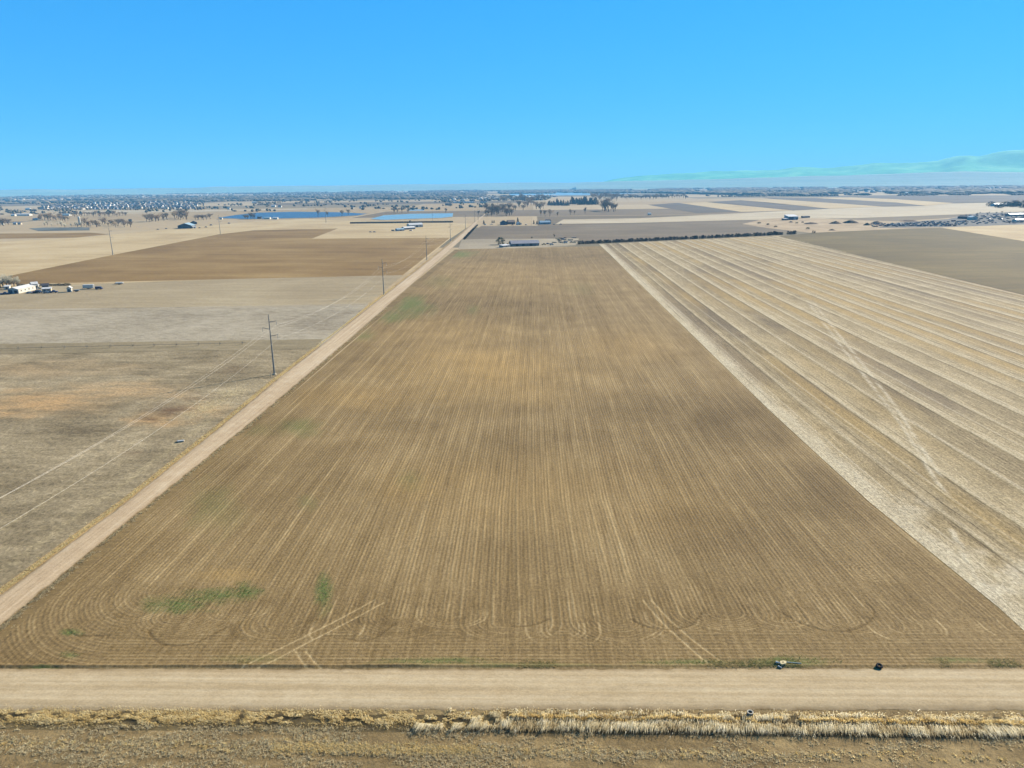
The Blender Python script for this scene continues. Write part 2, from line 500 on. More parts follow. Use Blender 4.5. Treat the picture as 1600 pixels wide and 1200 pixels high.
def strip_mesh(name, left, right, n_across, samples, mat, crown, axis):
    """road between two edge polylines given as (along, across) pairs"""
    la, lb = np.array(left, float), np.array(right, float)
    s = np.array(samples)
    A = np.interp(s, la[:, 0], la[:, 1])[:, None]
    B = np.interp(s, lb[:, 0], lb[:, 1])[:, None]
    t = np.linspace(0, 1, n_across)[None, :]
    wob = (snoise(s / 1.4, s * 0 + 3, 3, 5) - .5)[:, None] * 0.7
    wob2 = (snoise(s / 1.4, s * 0 + 9, 4, 5) - .5)[:, None] * 0.7
    C = (A + wob) * (1 - t) + (B + wob2) * t
    S = np.repeat(s[:, None], n_across, 1)
    Z = crown * (1 - (2 * t - 1) ** 4) + 0.02 + 0 * S
    rut = 0.0
    for c0 in (0.27, 0.42, 0.6, 0.74):
        rut = rut + np.exp(-((t - c0) / 0.035) ** 2)
    Z = Z - 0.025 * rut * (0.5 + snoise(S / 9, t * 3 + S * 0, 6))
    edge = np.clip(np.maximum(1 - t / 0.13, 1 - (1 - t) / 0.10), 0, 1) + 0 * S
    co = np.stack([C, S, Z] if axis == 'y' else [S, C, Z], -1).reshape(-1, 3)
    q = grid_quads(*S.shape)
    if axis == 'x': q = q[:, ::-1]
    return np_mesh(name, co, q, mat, {'edge': edge, 'rut': rut * (0.3 + 1.0 * snoise(S / 14, t * 4 + S * 0, 17)) + 0 * S}, True)


SIDE_L = [(60, -98), (109, -96), (150, -94.9), (202, -95.6), (255, -97.4), (450, -100), (700, -102.5), (1000, -107), (1480, -119), (2100, -131)]
SIDE_R = [(60, -89.6), (132, -89.3), (208, -87.9), (326, -88), (509, -90.2), (700, -93), (1000, -98), (1162, -102), (1480, -114), (2100, -127)]
m_side = road_mat('side_road_dirt', lin(202, 178, 146), lin(220, 198, 166), lin(234, 216, 188), False)
ys = np.concatenate([np.linspace(90, 400, 240), np.linspace(400, 1000, 120)[1:], np.linspace(1000, 2100, 60)[1:]])
tag(link('side_road', strip_mesh('side_road', SIDE_L, SIDE_R, 25, ys, m_side, 0.10, 'y')), 'long straight pale dirt road running away on the left', 'road', kind='structure')
m_main = road_mat('near_road_dirt', lin(200, 180, 144), lin(212, 193, 158), lin(222, 205, 172), True)
NEAR_S = [(-160, 80.2), (-74.5, 81.0), (-3, 82.4), (67, 83.6), (160, 85)]
NEAR_N = [(-160, 89.6), (-80.8, 89.9), (-3, 91.0), (72.6, 92.4), (160, 94)]
xs = np.linspace(-160, 160, 520)
tag(link('near_road', strip_mesh('near_road', NEAR_S, NEAR_N, 27, xs, m_main, 0.14, 'x')), 'wide dirt road crossing the bottom of the photo', 'road', kind='structure')

# ------------------------------------------------------------------ the big drilled field
ROW = 0.76
NROW = 214


def main_field():
    cols = NROW * 4 + 1
    U = np.linspace(0, 1, cols)
    ys = [90.6]
    while ys[-1] < 128: ys.append(ys[-1] + 0.2)
    st = 0.24
    while ys[-1] < 812:
        ys.append(ys[-1] + st); st = min(st * 1.035, 9.0)
    ys = np.array(ys)
    Lx = np.interp(ys, [90, 120, 208, 500, 815], [-86.3, -86.0, -85.2, -84.8, -83.6])
    Rx = np.interp(ys, [90, 108, 150, 218, 400, 838], [80, 78.6, 75.6, 74.6, 75.5, 77.4])
    X = Lx[:, None] + (Rx - Lx)[:, None] * U[None, :]
    Y = np.repeat(ys[:, None], cols, 1)
    Y = Y + (X * 0.017 + 0.0) * sstep(130, 91, Y)             # the field edge runs with the near road
    Y = Y + (X + 84) / 161 * 24 * sstep(500, 812, Y)           # and its far edge runs with the lane there
    SX = U[None, :] * NROW * ROW + 0 * Y                       # distance across the rows
    npass = np.floor(SX / (12 * ROW))
    SX = SX + 0.45 * (snoise(npass * 7.3, Y / 28, 12, 3) - .5) + 0.12 * (snoise(SX / 3, Y / 6, 13, 2) - .5)
    rows = RNG.random(NROW + 400)
    def rowv(s): return rows[np.clip(np.floor(s / ROW + 0.5).astype(int), 0, len(rows) - 1)]
    def ridge(s): return 0.5 + 0.5 * np.cos(2 * np.pi * s / ROW)
    # straight rows
    rr = rowv(SX)
    lane = np.zeros_like(SX)
    for k in range(0, NROW, 12):                               # wheel lanes of each planter pass
        for o in (3.5, 8.5):
            lane = np.maximum(lane, np.exp(-((SX - (k + o) * ROW) / 0.42) ** 2))
    wander = snoise(SX / 1.5, Y / 45, 2, 3)
    bright_row = sstep(0.62, 0.9, rr) * 0.9
    h0 = ridge(SX) * (0.035 + 0.045 * rr)
    t0 = 0.40 + 0.13 * bright_row * (0.1 + 1.4 * wander) + 0.15 * (ridge(SX) - .3) * (0.3 + 1.2 * snoise(SX / 2, Y / 60, 45, 2)) + 0.13 * lane * (2.2 * wander - .4) + 0.10 * (snoise(SX / 4.6, Y / 400, 44, 2) - .5) * 2
    # turning loops in the headland
    W = 24 * ROW
    kc = np.floor((SX + 2) / W)
    xc = (kc + 0.5) * W - 2
    hsh = (np.sin(kc * 12.9898 + 3) * 43758.5453) % 1.0
    yc = 102.4 + 3.2 * hsh
    dx = np.abs(SX - xc)
    yr = Y - X * 0.017
    el = 1.15 + 0.5 * ((np.sin(kc * 7.77) * 9371.3) % 1.0)
    rho = np.where(yr > yc, dx, np.hypot(dx, (yc - yr) * el))
    inside = sstep(W / 2 + 0.2, W / 2 - 0.3, rho)
    rl = rowv(rho + kc * 11)
    h1 = ridge(rho) * (0.03 + 0.05 * rl)
    t1 = 0.28 + 0.50 * ridge(rho) * (0.1 + 0.9 * rl) * (0.1 + 1.2 * snoise(X / 2.5, Y / 2.5, 14, 3))
    kb = np.floor((SX + 2 + W / 2) / W)
    xb = kb * W - 2
    hb_ = (np.sin(kb * 5.31 + 8) * 43758.5453) % 1.0
    yb = 100.6 + 6.0 * hb_
    dxb = np.abs(SX - xb)
    rhob = np.where(yr > yb, dxb, np.hypot(dxb, (yb - yr) * (1.2 + .5 * hb_)))
    onb = sstep(W * .36, W * .33, rhob) * sstep(2.0, 2.6, rhob) * sstep(yb + 4.5, yb + 1.0, yr)
    t1b = 0.28 + 0.55 * ridge(rhob * .9) * (0.15 + rowv(rhob + kb * 7)) * (0.2 + 1.1 * snoise(X / 3, Y / 3, 18, 3))
    t1 = np.where(onb > 0, np.maximum(t1 * (1 - .45 * onb), t1b * onb), t1)
    # cross passes
    rc = rowv(yr * 1.0 + 40)
    hc = ridge(yr) * (0.025 + 0.04 * rc)
    tc = 0.30 + 0.42 * ridge(yr) * (0.1 + rc) * (0.05 + 1.2 * snoise(X / 14, Y / 1.0, 15, 3))
    w_loop = sstep(117, 108, yr + 5 * (snoise(X / 9, Y / 9, 21) - .5) - 3 * hsh)
    w_cross = np.maximum(sstep(98.4, 96.8, yr), np.maximum(1 - inside, 0) * sstep(103, 99, yr))
    overlay = sstep(0.50, 0.66, snoise(X / 11, Y / 2.2, 22, 3)) * sstep(112, 104, yr) * 0.6
    Z = h0 * (1 - w_loop) + h1 * w_loop
    T = t0 * (1 - w_loop) + t1 * w_loop
    Z = Z * (1 - w_cross) + hc * w_cross
    T = T * (1 - w_cross) + tc * w_cross
    T = np.maximum(T, tc * overlay * 1.15)
    # corner at the left: rows sweep round it
    cx, cy = -66.0, 112.0
    rad = np.hypot(X - cx, (Y - cy) * 1.05)
    wcn = sstep(cx + 1, cx - 4, X) * sstep(cy + 3, cy - 4, Y)
    Z = Z * (1 - wcn) + ridge(rad) * 0.05 * wcn
    T = T * (1 - wcn) + (0.29 + 0.42 * ridge(rad) * (0.05 + rowv(rad + 30)) * (0.2 + 1.2 * snoise(X / 4, Y / 4, 16, 3))) * wcn
    # single machine tracks
    def track(pts, w, amt, hh=0.03):
        nonlocal T, Z
        near = Y < 140
        d = np.full(X.shape, 9.0)
        d[near] = seg_dist(X[near], Y[near], pts)
        g = np.exp(-(d / w) ** 2)
        T = T + (amt - T) * g * 0.9 if amt > 0.5 else T * (1 - g * (1 - amt))
        Z = Z - hh * g
    for pts in ([(1005, 938), (1030, 968), (1062, 998), (1098, 1030), (1118, 1043)], [(1018, 938), (1046, 968), (1082, 1000), (1122, 1030), (1142, 1044)],
                [(585, 938), (530, 968), (470, 998), (400, 1032), (378, 1044)], [(600, 942), (548, 970), (490, 1000), (425, 1034), (402, 1045)],
                [(462, 1018), (476, 1040), (482, 1046)], [(478, 1018), (496, 1040), (503, 1046)]):
        track(catmull(pxline(pts), 6), 0.19, 0.95, 0.05)
    for pts in ([(985, 968), (1010, 980), (1045, 984), (1078, 978), (1097, 958)], [(1215, 955), (1260, 978), (1310, 988), (1350, 978), (1366, 958), (1352, 942)],
                [(800, 980), (830, 978), (858, 968)], [(232, 985), (245, 1003), (275, 1010), (310, 1003), (355, 980)], [(545, 1000), (580, 1000), (618, 975)],
                [(108, 990), (124, 994), (170, 994)], [(104, 984), (116, 993), (130, 996)]):
        track(catmull(pxline(pts), 6), 0.2, 0.3, 0.06)
    # round pass on the right, and the small one far up the field
    for cxp, cyp, r1 in ((1352, 893, 3.2), (600, 592, 5.0)):
        c = G(cxp, cyp)
        rr_ = np.hypot(X - c.x, (Y - c.y) * 0.8)
        w = sstep(r1, r1 * 0.8, rr_) * (0.55 if cyp > 800 else 0.35) * (X < c.x + 1)
        T = T * (1 - w) + (0.25 + 0.6 * ridge(rr_ * 1.1)) * w
    # grader windrow along the road
    lip = np.exp(-((yr - 91.8) / 0.3) ** 2) * (0.06 + 0.34 * snoise(X / 6, Y * 0, 31)) * (0.3 + 0.7 * sstep(10, -30, X))
    fall = sstep(90.9, 91.7, yr)
    Z = (Z + 0.05) * fall + lip + (RNG.random(Z.shape) - .5) * 0.035 * (Y < 170)
    # soil moisture and seedlings
    damp = np.zeros_like(X); sand = np.zeros_like(X); green = np.zeros_like(X)
    def add(arr, lst, s0, rag):
        for i, (px, py, rx, ry, a) in enumerate(lst):
            np.maximum(arr, a * blob(X, Y, px, py, rx, ry, s0 + i, rag), out=arr)
    add(damp, [(1135, 655, 130, 46, 1.0), (985, 640, 130, 30, .5), (1280, 770, 130, 70, .75), (900, 700, 200, 60, .35), (640, 660, 60, 14, .55), (480, 615, 70, 12, .5), (760, 478, 200, 26, .5),
               (1180, 830, 200, 70, .55), (700, 640, 200, 22, .35), (860, 400, 160, 14, .45), (430, 760, 160, 60, .3), (560, 560, 60, 14, .4)], 100, .35)
    add(sand, [(760, 575, 180, 48, 1.0), (560, 620, 120, 22, .7), (820, 760, 260, 60, .35), (700, 520, 160, 30, .5), (800, 430, 160, 24, .35), (960, 540, 120, 30, .5), (360, 900, 60, 14, .7), (640, 760, 60, 30, .6), (1060, 800, 120, 40, .3)], 140, .35)
    add(green, [(275, 945, 55, 15, 1.0), (335, 932, 60, 12, .9), (385, 925, 30, 14, 1.0), (505, 922, 15, 34, 1.0), (645, 478, 34, 17, 1.0), (612, 495, 24, 10, .9), (720, 397, 30, 6, 1.0), (562, 524, 26, 9, .7),
                (468, 668, 40, 14, .6), (400, 672, 40, 10, .35), (330, 790, 50, 40, .35), (482, 785, 18, 14, .35), (640, 750, 26, 18, .3), (112, 988, 22, 6, 1.0), (110, 1024, 16, 6, .6), (60, 1044, 30, 4, .9),
                (680, 1034, 110, 7, .75), (800, 1040, 160, 4, .55), (1080, 1036, 90, 6, .75), (1240, 1034, 70, 8, 1.0), (1500, 1032, 60, 6, .7), (740, 484, 14, 8, .5), (390, 1030, 60, 8, .35), (905, 450, 30, 12, .2), (690, 440, 30, 10, .3)], 180, .5)
    b = NB('drilled_field')
    p = b.pos()
    t = b.attr('tone')
    strk = b.noise(b.sc(p, 1.5, 1 / 30), 1.0, 6, 0.7)
    mot = b.noise(p, 1 / 22, 6, 0.6, 0.3)
    fine = b.noise(p, 1.8, 7, 0.75)
    v = b.mth('ADD', t, b.mth('ADD', b.rng(strk, .3, .7, -.2, .2), b.mth('ADD', b.rng(fine, .3, .7, -.24, .24), b.rng(mot, .3, .7, -.12, .12))))
    c = b.ramp(v, [(0.0, lin(115, 95, 60)), (0.25, lin(143, 121, 82)), (0.5, lin(165, 142, 101)), (0.75, lin(190, 167, 123)), (1.0, lin(216, 195, 153))])
    c = b.mix(b.mth('MULTIPLY', b.attr('damp'), b.rng(strk, .3, .7, 1.0, .6)), c, b.scale_col(lin(112, 93, 60), b.rng(v, 0.1, .8, 0.75, 1.45)))
    c = b.mix(b.mth('MULTIPLY', b.attr('sand'), b.rng(strk, .3, .7, .35, .95)), c, b.scale_col(lin(198, 166, 108), b.rng(v, 0.1, .8, 0.8, 1.15)))
    sprout = b.mth('MULTIPLY', b.attr('green'), b.rng(b.noise(p, 2.2, 3, .6), .44, .54, .45, 1.0))
    c = b.mix(b.mth('MULTIPLY', sprout, 0.92), c, lin(112, 132, 74))
    c = b.scale_col(c, b.speck(b.sc(p, 1, .6), 2.4, 0.88, 1.11))
    b.bump(fine, 0.10, 0.9)
    m = b.color(c)
    return np_mesh('ploughed_field', np.stack([X, Y, Z], -1).reshape(-1, 3), grid_quads(*X.shape), m,
                   {'tone': T, 'damp': damp, 'sand': sand, 'green': green}, True), m


fm, M_field = main_field()
tag(link('ploughed_field', fm), 'big brown drilled field with straight rows and turning loops at the near end', 'field', kind='structure')
M_edge = soil_mat('headland_soil', lin(128, 108, 72), lin(150, 128, 88), lin(172, 148, 104), (1 / 14, 1 / 1.2), 0.0, 1 / 30, 1.2)
sheet('field_margin', 'bare brown headland soil beyond the field corner at the right edge', [(76, 93.5), (170, 95.5), (170, 106), (100, 105), (82, 106), (74, 111)], M_edge, 0.04, 'field', True)
sheet('field_margin', 'trodden field corner beside the side road junction', [(-89.5, 89.6), (-84, 90.2), (-84.6, 130), (-86, 300), (-84.4, 500), (-83, 812), (-90, 812), (-90.5, 509), (-88.6, 326), (-88.4, 208), (-89.8, 132)], M_edge, 0.0, 'field', True)


def stubble():
    xs = np.concatenate([np.linspace(73.5, 180, 300), np.linspace(180, 345, 260)[1:]])
    ys = [98.0]
    st = 0.4
    while ys[-1] < 990:
        ys.append(ys[-1] + st); st = min(st * 1.022, 12)
    ys = np.array(ys)
    Y = np.repeat(ys[:, None], len(xs), 1)
    sh = np.interp(ys, [90, 108, 150, 218, 400, 838, 990], [5, 5.0, 2.0, 1.0, 1.9, 3.8, 3.8])[:, None]
    far = np.interp(ys, [98, 450, 990], [295, 304, 330])[:, None]
    X = 73.5 + sh + (xs[None, :] - 73.5) * (far - 73.5 - sh) / (345 - 73.5)
    D = X - 73.5 - sh
    Y = Y - sstep(500, 990, Y) * (990 - (866 + (X - 78) * 0.47))          # far edge runs along the hedge
    wav = (snoise(X / 60, Y / 200, 60, 2) - .5) * 2.0
    B = D + wav
    per = 12.6
    k = np.floor(B / per)
    fr = B / per - k
    hh = lambda a: (np.sin(k * 12.9898 + a) * 43758.5453) % 1.0
    lw = snoise(X / 3, Y / 80, 61, 3)
    white = np.exp(-((fr - 0.07) / 0.05) ** 2) * (.3 + .6 * hh(1)) * (0.4 + 0.9 * lw)
    white = np.maximum(white, 0.85 * np.exp(-((fr - 0.2) / 0.025) ** 2) * sstep(.3, .7, hh(2)) * (0.3 + 1.0 * lw))
    white = np.maximum(white, 0.8 * np.exp(-((fr - 0.55) / 0.03) ** 2) * sstep(.25, .8, hh(7)) * (0.3 + 1.0 * lw))
    white = np.maximum(white, sstep(8.0, 3.0, D + 3 * (snoise(X / 2, Y / 5, 62) - .5)) * (0.3 + 0.9 * snoise(X / 3, Y / 14, 63, 4)))
    amb = sstep(.35, .55, fr) * sstep(1.0, .85, fr) * sstep(0.3, 0.7, hh(4)) * sstep(0.36, 0.6, snoise(X / 40, Y / 120, 64, 3))
    grey = sstep(0.44, 0.6, snoise(X / 35, Y / 140, 65, 3)) * sstep(.2, .6, fr) * (.25 + .75 * hh(5))
    dark = np.maximum(np.exp(-((fr - 0.27) / 0.014) ** 2), np.exp(-((fr - 0.97) / 0.018) ** 2)) * sstep(0.35, .6, snoise(X / 4, Y / 60, 66))
    band = 0.5 + (0.5 - fr) * 0.8 + (hh(9) - .5) * 0.5
    for pts in ([(1262, 470), (1298, 520), (1345, 580), (1385, 632), (1425, 690), (1462, 750), (1478, 770)], [(1272, 474), (1308, 520), (1360, 585), (1402, 640), (1440, 700), (1470, 745)], [(1500, 850), (1525, 905)], [(1488, 830), (1510, 880)]):
        d = seg_dist(X, Y, catmull(pxline(pts), 5))
        white = np.maximum(white, np.exp(-(d / 0.6) ** 2) * 1.25 * sstep(.25, .6, snoise(X / 1.5, Y / 3, 67)))
    for i, (px, py, rx, ry, a) in enumerate([(1545, 925, 60, 30, 1.2), (1500, 880, 60, 26, 1.0), (1420, 800, 40, 24, .8), (1590, 900, 40, 24, .9)]):
        white = np.maximum(white, a * blob(X, Y, px, py, rx, ry, 70 + i, .8))
    Z = 0.05 + 0.06 * white + 0.03 * (RNG.random(X.shape) - .5) * (Y < 260) + 0.05 * np.cos(2 * np.pi * D / 0.76) * 0.3
    b = NB('stubble')
    p = b.pos()
    strk = b.noise(b.sc(p, 1.4, 1 / 14), 1.0, 6, 0.66)
    mot = b.noise(p, 1 / 26, 6, 0.62, 0.5)
    fine = b.noise(b.sc(p, 1.0, 0.55), 2.2, 7, 0.78)
    v = b.mth('ADD', b.rng(b.attr('band'), 0, 1, -.055, .055), b.mth('ADD', b.mth('MULTIPLY', strk, 0.4), b.mth('ADD', b.mth('MULTIPLY', fine, 0.42), b.mth('MULTIPLY', mot, 0.18))))
    c = b.ramp(v, [(0.37, lin(126, 110, 80)), (0.46, lin(166, 149, 114)), (0.53, lin(194, 177, 140)), (0.63, lin(224, 209, 174))])
    c = b.mix(b.mth('MULTIPLY', b.attr('grey'), 0.8), c, b.scale_col(lin(142, 126, 102), b.rng(v, .38, .62, .7, 1.3)))
    c = b.mix(b.mth('MULTIPLY', b.attr('amber'), b.rng(fine, .35, .6, .2, .75)), c, lin(206, 176, 112))
    c = b.mix(b.mth('MULTIPLY', b.attr('white'), b.rng(fine, .34, .62, .35, .95)), c, lin(236, 226, 200))
    c = b.mix(b.mth('MULTIPLY', b.attr('dark'), 0.8), c, lin(104, 88, 62))
    c = b.scale_col(c, b.speck(b.sc(p, 1, .6), 2.0, 0.76, 1.2))
    b.bump(b.mth('ADD', fine, strk), 0.2, 0.9)
    m = b.color(c)
    return np_mesh('stubble_field', np.stack([X, Y, Z], -1).reshape(-1, 3), grid_quads(*X.shape), m,
                   {'white': white, 'amber': amb, 'grey': grey, 'dark': dark, 'band': band}, True)


tag(link('stubble_field', stubble()), 'pale straw stubble field in long bands right of the brown field', 'field', kind='structure')

# ------------------------------------------------------------------ water
def water_mat(name, base, rough, wave):
    b = NB(name, rough, 0.5)
    b.bump(b.noise(b.sc(b.pos(), 0.25, 0.6), 1.0, 5, 0.7), wave, 1.0)
    return b.color(base)


W_deep = water_mat('reservoir_water', lin(78, 108, 140), 0.4, 1.6)
W_pale = water_mat('pond_water', lin(150, 190, 210), 0.35, 0.6)
M_bank = soil_mat('muddy_bank', lin(120, 108, 86), lin(158, 142, 112), lin(196, 178, 142), (1 / 30, 1 / 10), 0, 1 / 40)


def bank(label, pts, gx, gy):
    cx_, cy_ = sum(p[0] for p in pts) / len(pts), sum(p[1] for p in pts) / len(pts)
    out = []
    for (xa, ya), (xb, yb) in zip(pts, pts[1:] + pts[:1]):
        for k in range(5):
            x, y = xa + (xb - xa) * k / 5, ya + (yb - ya) * k / 5
            out.append((x + gx * (1 if x > cx_ else -1) * random.uniform(.2, 1), y + gy * (1.4 if y > cy_ else -.8) * random.uniform(.35, 1)))
    sheet('muddy_bank', label, out, M_bank, 0.11, 'bank')


RES = [(340, 340.5), (362, 337), (400, 332.5), (462, 331), (530, 331.8), (573, 334), (560, 336.5), (500, 340), (440, 341.2), (385, 342.3)]
POND = [(579, 342), (600, 336.5), (640, 334.2), (708, 333.2), (707, 338.5), (690, 340.5), (640, 342), (600, 343.6)]
bank('muddy bank round the dark blue reservoir', RES, 3, .55)
bank('muddy bank round the bright blue pond', POND, 3, .6)
sheet('reservoir', 'long dark blue reservoir left of centre', [(340, 340.5), (362, 337), (400, 332.5), (462, 331), (530, 331.8), (573, 334), (560, 336.5), (500, 340), (440, 341.2), (385, 342.3)], W_deep, 0.15, 'water')
sheet('pond', 'bright sky blue pond behind the white roofed farm', [(579, 342), (600, 336.5), (640, 334.2), (708, 333.2), (707, 338.5), (690, 340.5), (640, 342), (600, 343.6)], W_pale, 0.15, 'water')
sheet('pond', 'thin pale pond strip behind the bright blue pond', [(640, 327.5), (664, 327.8), (662, 329), (640, 329.4)], W_pale, 0.15, 'water')
sheet('far_lake', 'thin pale blue lake below the central horizon', [(795, 303.2), (850, 301), (925, 301), (1000, 302), (905, 305.2), (800, 306.2)], W_pale, 0.4, 'water')
sheet('far_lake', 'thin grey lagoon right of the silo at far left', [(45, 357), (70, 355.5), (140, 355.5), (140, 360), (60, 361)], soil_mat('lagoon_mud', lin(96, 100, 98), lin(122, 126, 122), lin(150, 152, 146), (1 / 60, 1 / 10)), 0.15, 'water')

# ------------------------------------------------------------------ grass and weeds (uncountable)
def grass_mat(name, cols):
    b = NB(name, 0.8, 0.15)
    n = len(cols)
    c = b.ramp(b.attr('shade'), [(i / max(1, n - 1), q) for i, q in enumerate(cols)])
    b.b.inputs['Subsurface Weight'].default_value = 0.0
    tr = b.n('ShaderNodeBsdfTranslucent')
    mx = b.n('ShaderNodeMixShader')
    b.put(b.b.inputs['Base Color'], c)
    b.l(c, tr.inputs[0])
    mx.inputs[0].default_value = 0.55
    b.l(b.b.outputs[0], mx.inputs[1])
    b.l(tr.outputs[0], mx.inputs[2])
    b.l(mx.outputs[0], b.nt.nodes['Material Output'].inputs[0])
    return b.m


def blades(name, base, h, w, lean, mat, shade, label, cat='grass'):
    """base Nx3, h N, w N, lean Nx2 (horizontal reach of the tip)"""
    n = len(base)
    a = RNG.random(n) * 2 * np.pi
    side = np.stack([np.cos(a), np.sin(a), np.zeros(n)], -1) * w[:, None] * 0.5
    ln = np.concatenate([lean, np.zeros((n, 1))], 1)
    up = np.zeros((n, 3)); up[:, 2] = h
    mid = base + ln * 0.35 + up * 0.68
    tip = base + ln + up * (1.0 - 0.25 * np.clip(np.linalg.norm(lean, axis=1) / h, 0, 1.4))[:, None]
    co = np.stack([base - side, base + side, mid - side * 0.8, mid + side * 0.8, tip], 1).reshape(-1, 3)
    i = np.arange(n)[:, None] * 5
    me = np_mesh(name, co, i + np.array([[0, 1, 3, 2]]), mat, {'shade': np.repeat(shade, 5)}, False, i + np.array([[2, 3, 4]]))
    return tag(link(name, me), label, cat, kind='stuff')


def tufts(name, centres, per, hr, spread, mat, shade, label, w=0.03, cat='grass'):
    n = len(centres)
    c = np.repeat(centres, per, 0)
    off = RNG.normal(0, 1, (n * per, 2)) * spread
    base = np.stack([c[:, 0] + off[:, 0] * .5, c[:, 1] + off[:, 1] * .5, np.full(n * per, 0.02) + (c[:, 2] if c.shape[1] > 2 else 0)], -1)
    hh = np.repeat(hr[0] + (hr[1] - hr[0]) * RNG.random(n), per) * (0.55 + 0.6 * RNG.random(n * per))
    lean = off * 1.1 + RNG.normal(0, .04, off.shape)
    sh = np.clip(np.repeat(shade, per) + RNG.normal(0, .12, n * per), 0, 1)
    return blades(name, base, hh, np.full(n * per, w) * (0.6 + RNG.random(n * per)), lean, mat, sh, label, cat)


G_reed = grass_mat('reed_straw', [(.24, .16, .07, 1), (.43, .32, .15, 1), (.62, .52, .30, 1), (.75, .67, .47, 1)])
G_gold = grass_mat('golden_grass', [(.26, .16, .05, 1), (.46, .31, .10, 1), (.62, .47, .20, 1), (.70, .58, .32, 1)])
G_weed = grass_mat('dry_weeds', [(.14, .10, .05, 1), (.28, .21, .10, 1), (.50, .39, .20, 1), (.66, .56, .34, 1)])
G_green = grass_mat('green_weeds', [lin(92, 118, 58), lin(124, 146, 82), lin(172, 172, 112), lin(224, 204, 144)])


def reeds(name, n, x0, x1, yf, spread, hr, lean, wr, mat, sh, label, patch=0.0):
    x = x0 + (x1 - x0) * RNG.random(n)
    y = yf(x) + RNG.normal(0, 1, n) * spread + 0.35 * (snoise(x / 2.2, x * 0 + n, 7) - .5) * 2
    clump = snoise(x / 1.3, y / 0.8, 71, 3)
    if patch:
        thin = 0.35 * np.clip((x0 + 14 - x) / 14, 0, 1) if x0 > -40 else 0.0     # the band thins out toward its left end
        k = clump + 0.5 * snoise(x / 9, y / 3, 72, 2) > patch + thin
        x, y, clump = x[k], y[k], clump[k]
    n = len(x)
    base = np.stack([x, y, np.full(n, 0.0)], -1)
    h = (hr[0] + (hr[1] - hr[0]) * RNG.random(n)) * (0.6 + 0.8 * clump)
    ang = snoise(x / 5.0, y / 3.0, 73, 2) * 3.0
    ln = np.stack([lean[0] + np.cos(ang) * .28, np.full(n, lean[1]) + np.sin(ang) * .2], -1) + RNG.normal(0, .13, (n, 2))
    return blades(name, base, h, wr * (0.6 + 0.8 * RNG.random(n)), ln * h[:, None], mat, np.clip(sh + (clump - .5) * 1.3 + RNG.normal(0, .16, n), 0, 1), label)


yc = lambda o: (lambda x: np.interp(x, [-75, -3, 66], [78.7, 79.3, 79.4]) + o)
reeds('reed_band', 15500, -14, 72, yc(2.1), .5, (.35, .8), (-.3, -1.5), .06, G_reed, .6, 'row of cream reeds nearest the dirt road at lower right', .58)
reeds('golden_grass_band', 11000, -8, 72, yc(1.35), .24, (.55, .95), (.05, -.35), .07, G_gold, .42, 'golden crest of dry grass between two rows of cream reeds', .66)
reeds('reed_band', 18000, -16, 72, yc(.5), .5, (.4, .95), (-.4, -1.7), .062, G_reed, .6, 'front row of long cream reeds combed toward the camera', .5)
reeds('yellow_grass_band', 26000, -76, 2, yc(1.1), .7, (.12, .5), (-.2, -1.0), .045, G_gold, .72, 'ragged yellow grass fringe along the near road at lower left', .6)
reeds('ditch_grass', 12000, -76, 72, yc(2.6), .4, (.08, .26), (0, -.3), .045, G_gold, .7, 'thin short yellow grass on the near road shoulder', .64)

sheet('ditch_soil', 'soil of the ditch under the reeds, coloured dark for the shade between them', [(-90, 77.4), (-3, 78.1), (90, 78.2), (90, 82.6), (-3, 81.4), (-90, 80.3)], soil_mat('shaded_ditch_earth', lin(84, 74, 52), lin(106, 94, 66), lin(140, 124, 88), (1 / 5, 1 / 1.0), 0, 1 / 12, 1.2), 0.008, 'ditch', True)  # soil colour darkened to carry the shade in the gaps between reeds

# weed clumps on the bare ground below the reeds
n = 46000
cx = -80 + 160 * RNG.random(n); cy = 60 + 18.6 * RNG.random(n)
den = snoise(cx / 5, cy / 1.1, 81, 4) * .75 + .35 * np.exp(-((cy - 74.6) / .7) ** 2) * (snoise(cx / 12, cy * 0, 82) > .5) + 0.12 * (cx < 0)
k = den > 0.40 + 0.2 * RNG.random(n)
cs = np.stack([cx[k], cy[k]], -1)
tufts('weed_clumps', cs, 9, (.07, .26), .15, G_weed, np.clip(.5 + .5 * RNG.random(len(cs)), 0, 1), 'scattered dry weed clumps on the bare ground at the bottom', .05, 'weeds')

n = 900
xx = np.where(RNG.random(n) < .6, -34 + 27 * RNG.random(n), -75 + 150 * RNG.random(n))
yy = 75.0 + RNG.normal(0, .45, n) + .5 * (snoise(xx / 6, xx * 0, 85) - .5)
tufts('weed_row', np.stack([xx, yy], -1), 16, (.12, .34), .2, G_gold, np.clip(.45 + .45 * RNG.random(n), 0, 1), 'loose row of golden weed clumps across the bare ground at the bottom', .06, 'weeds')

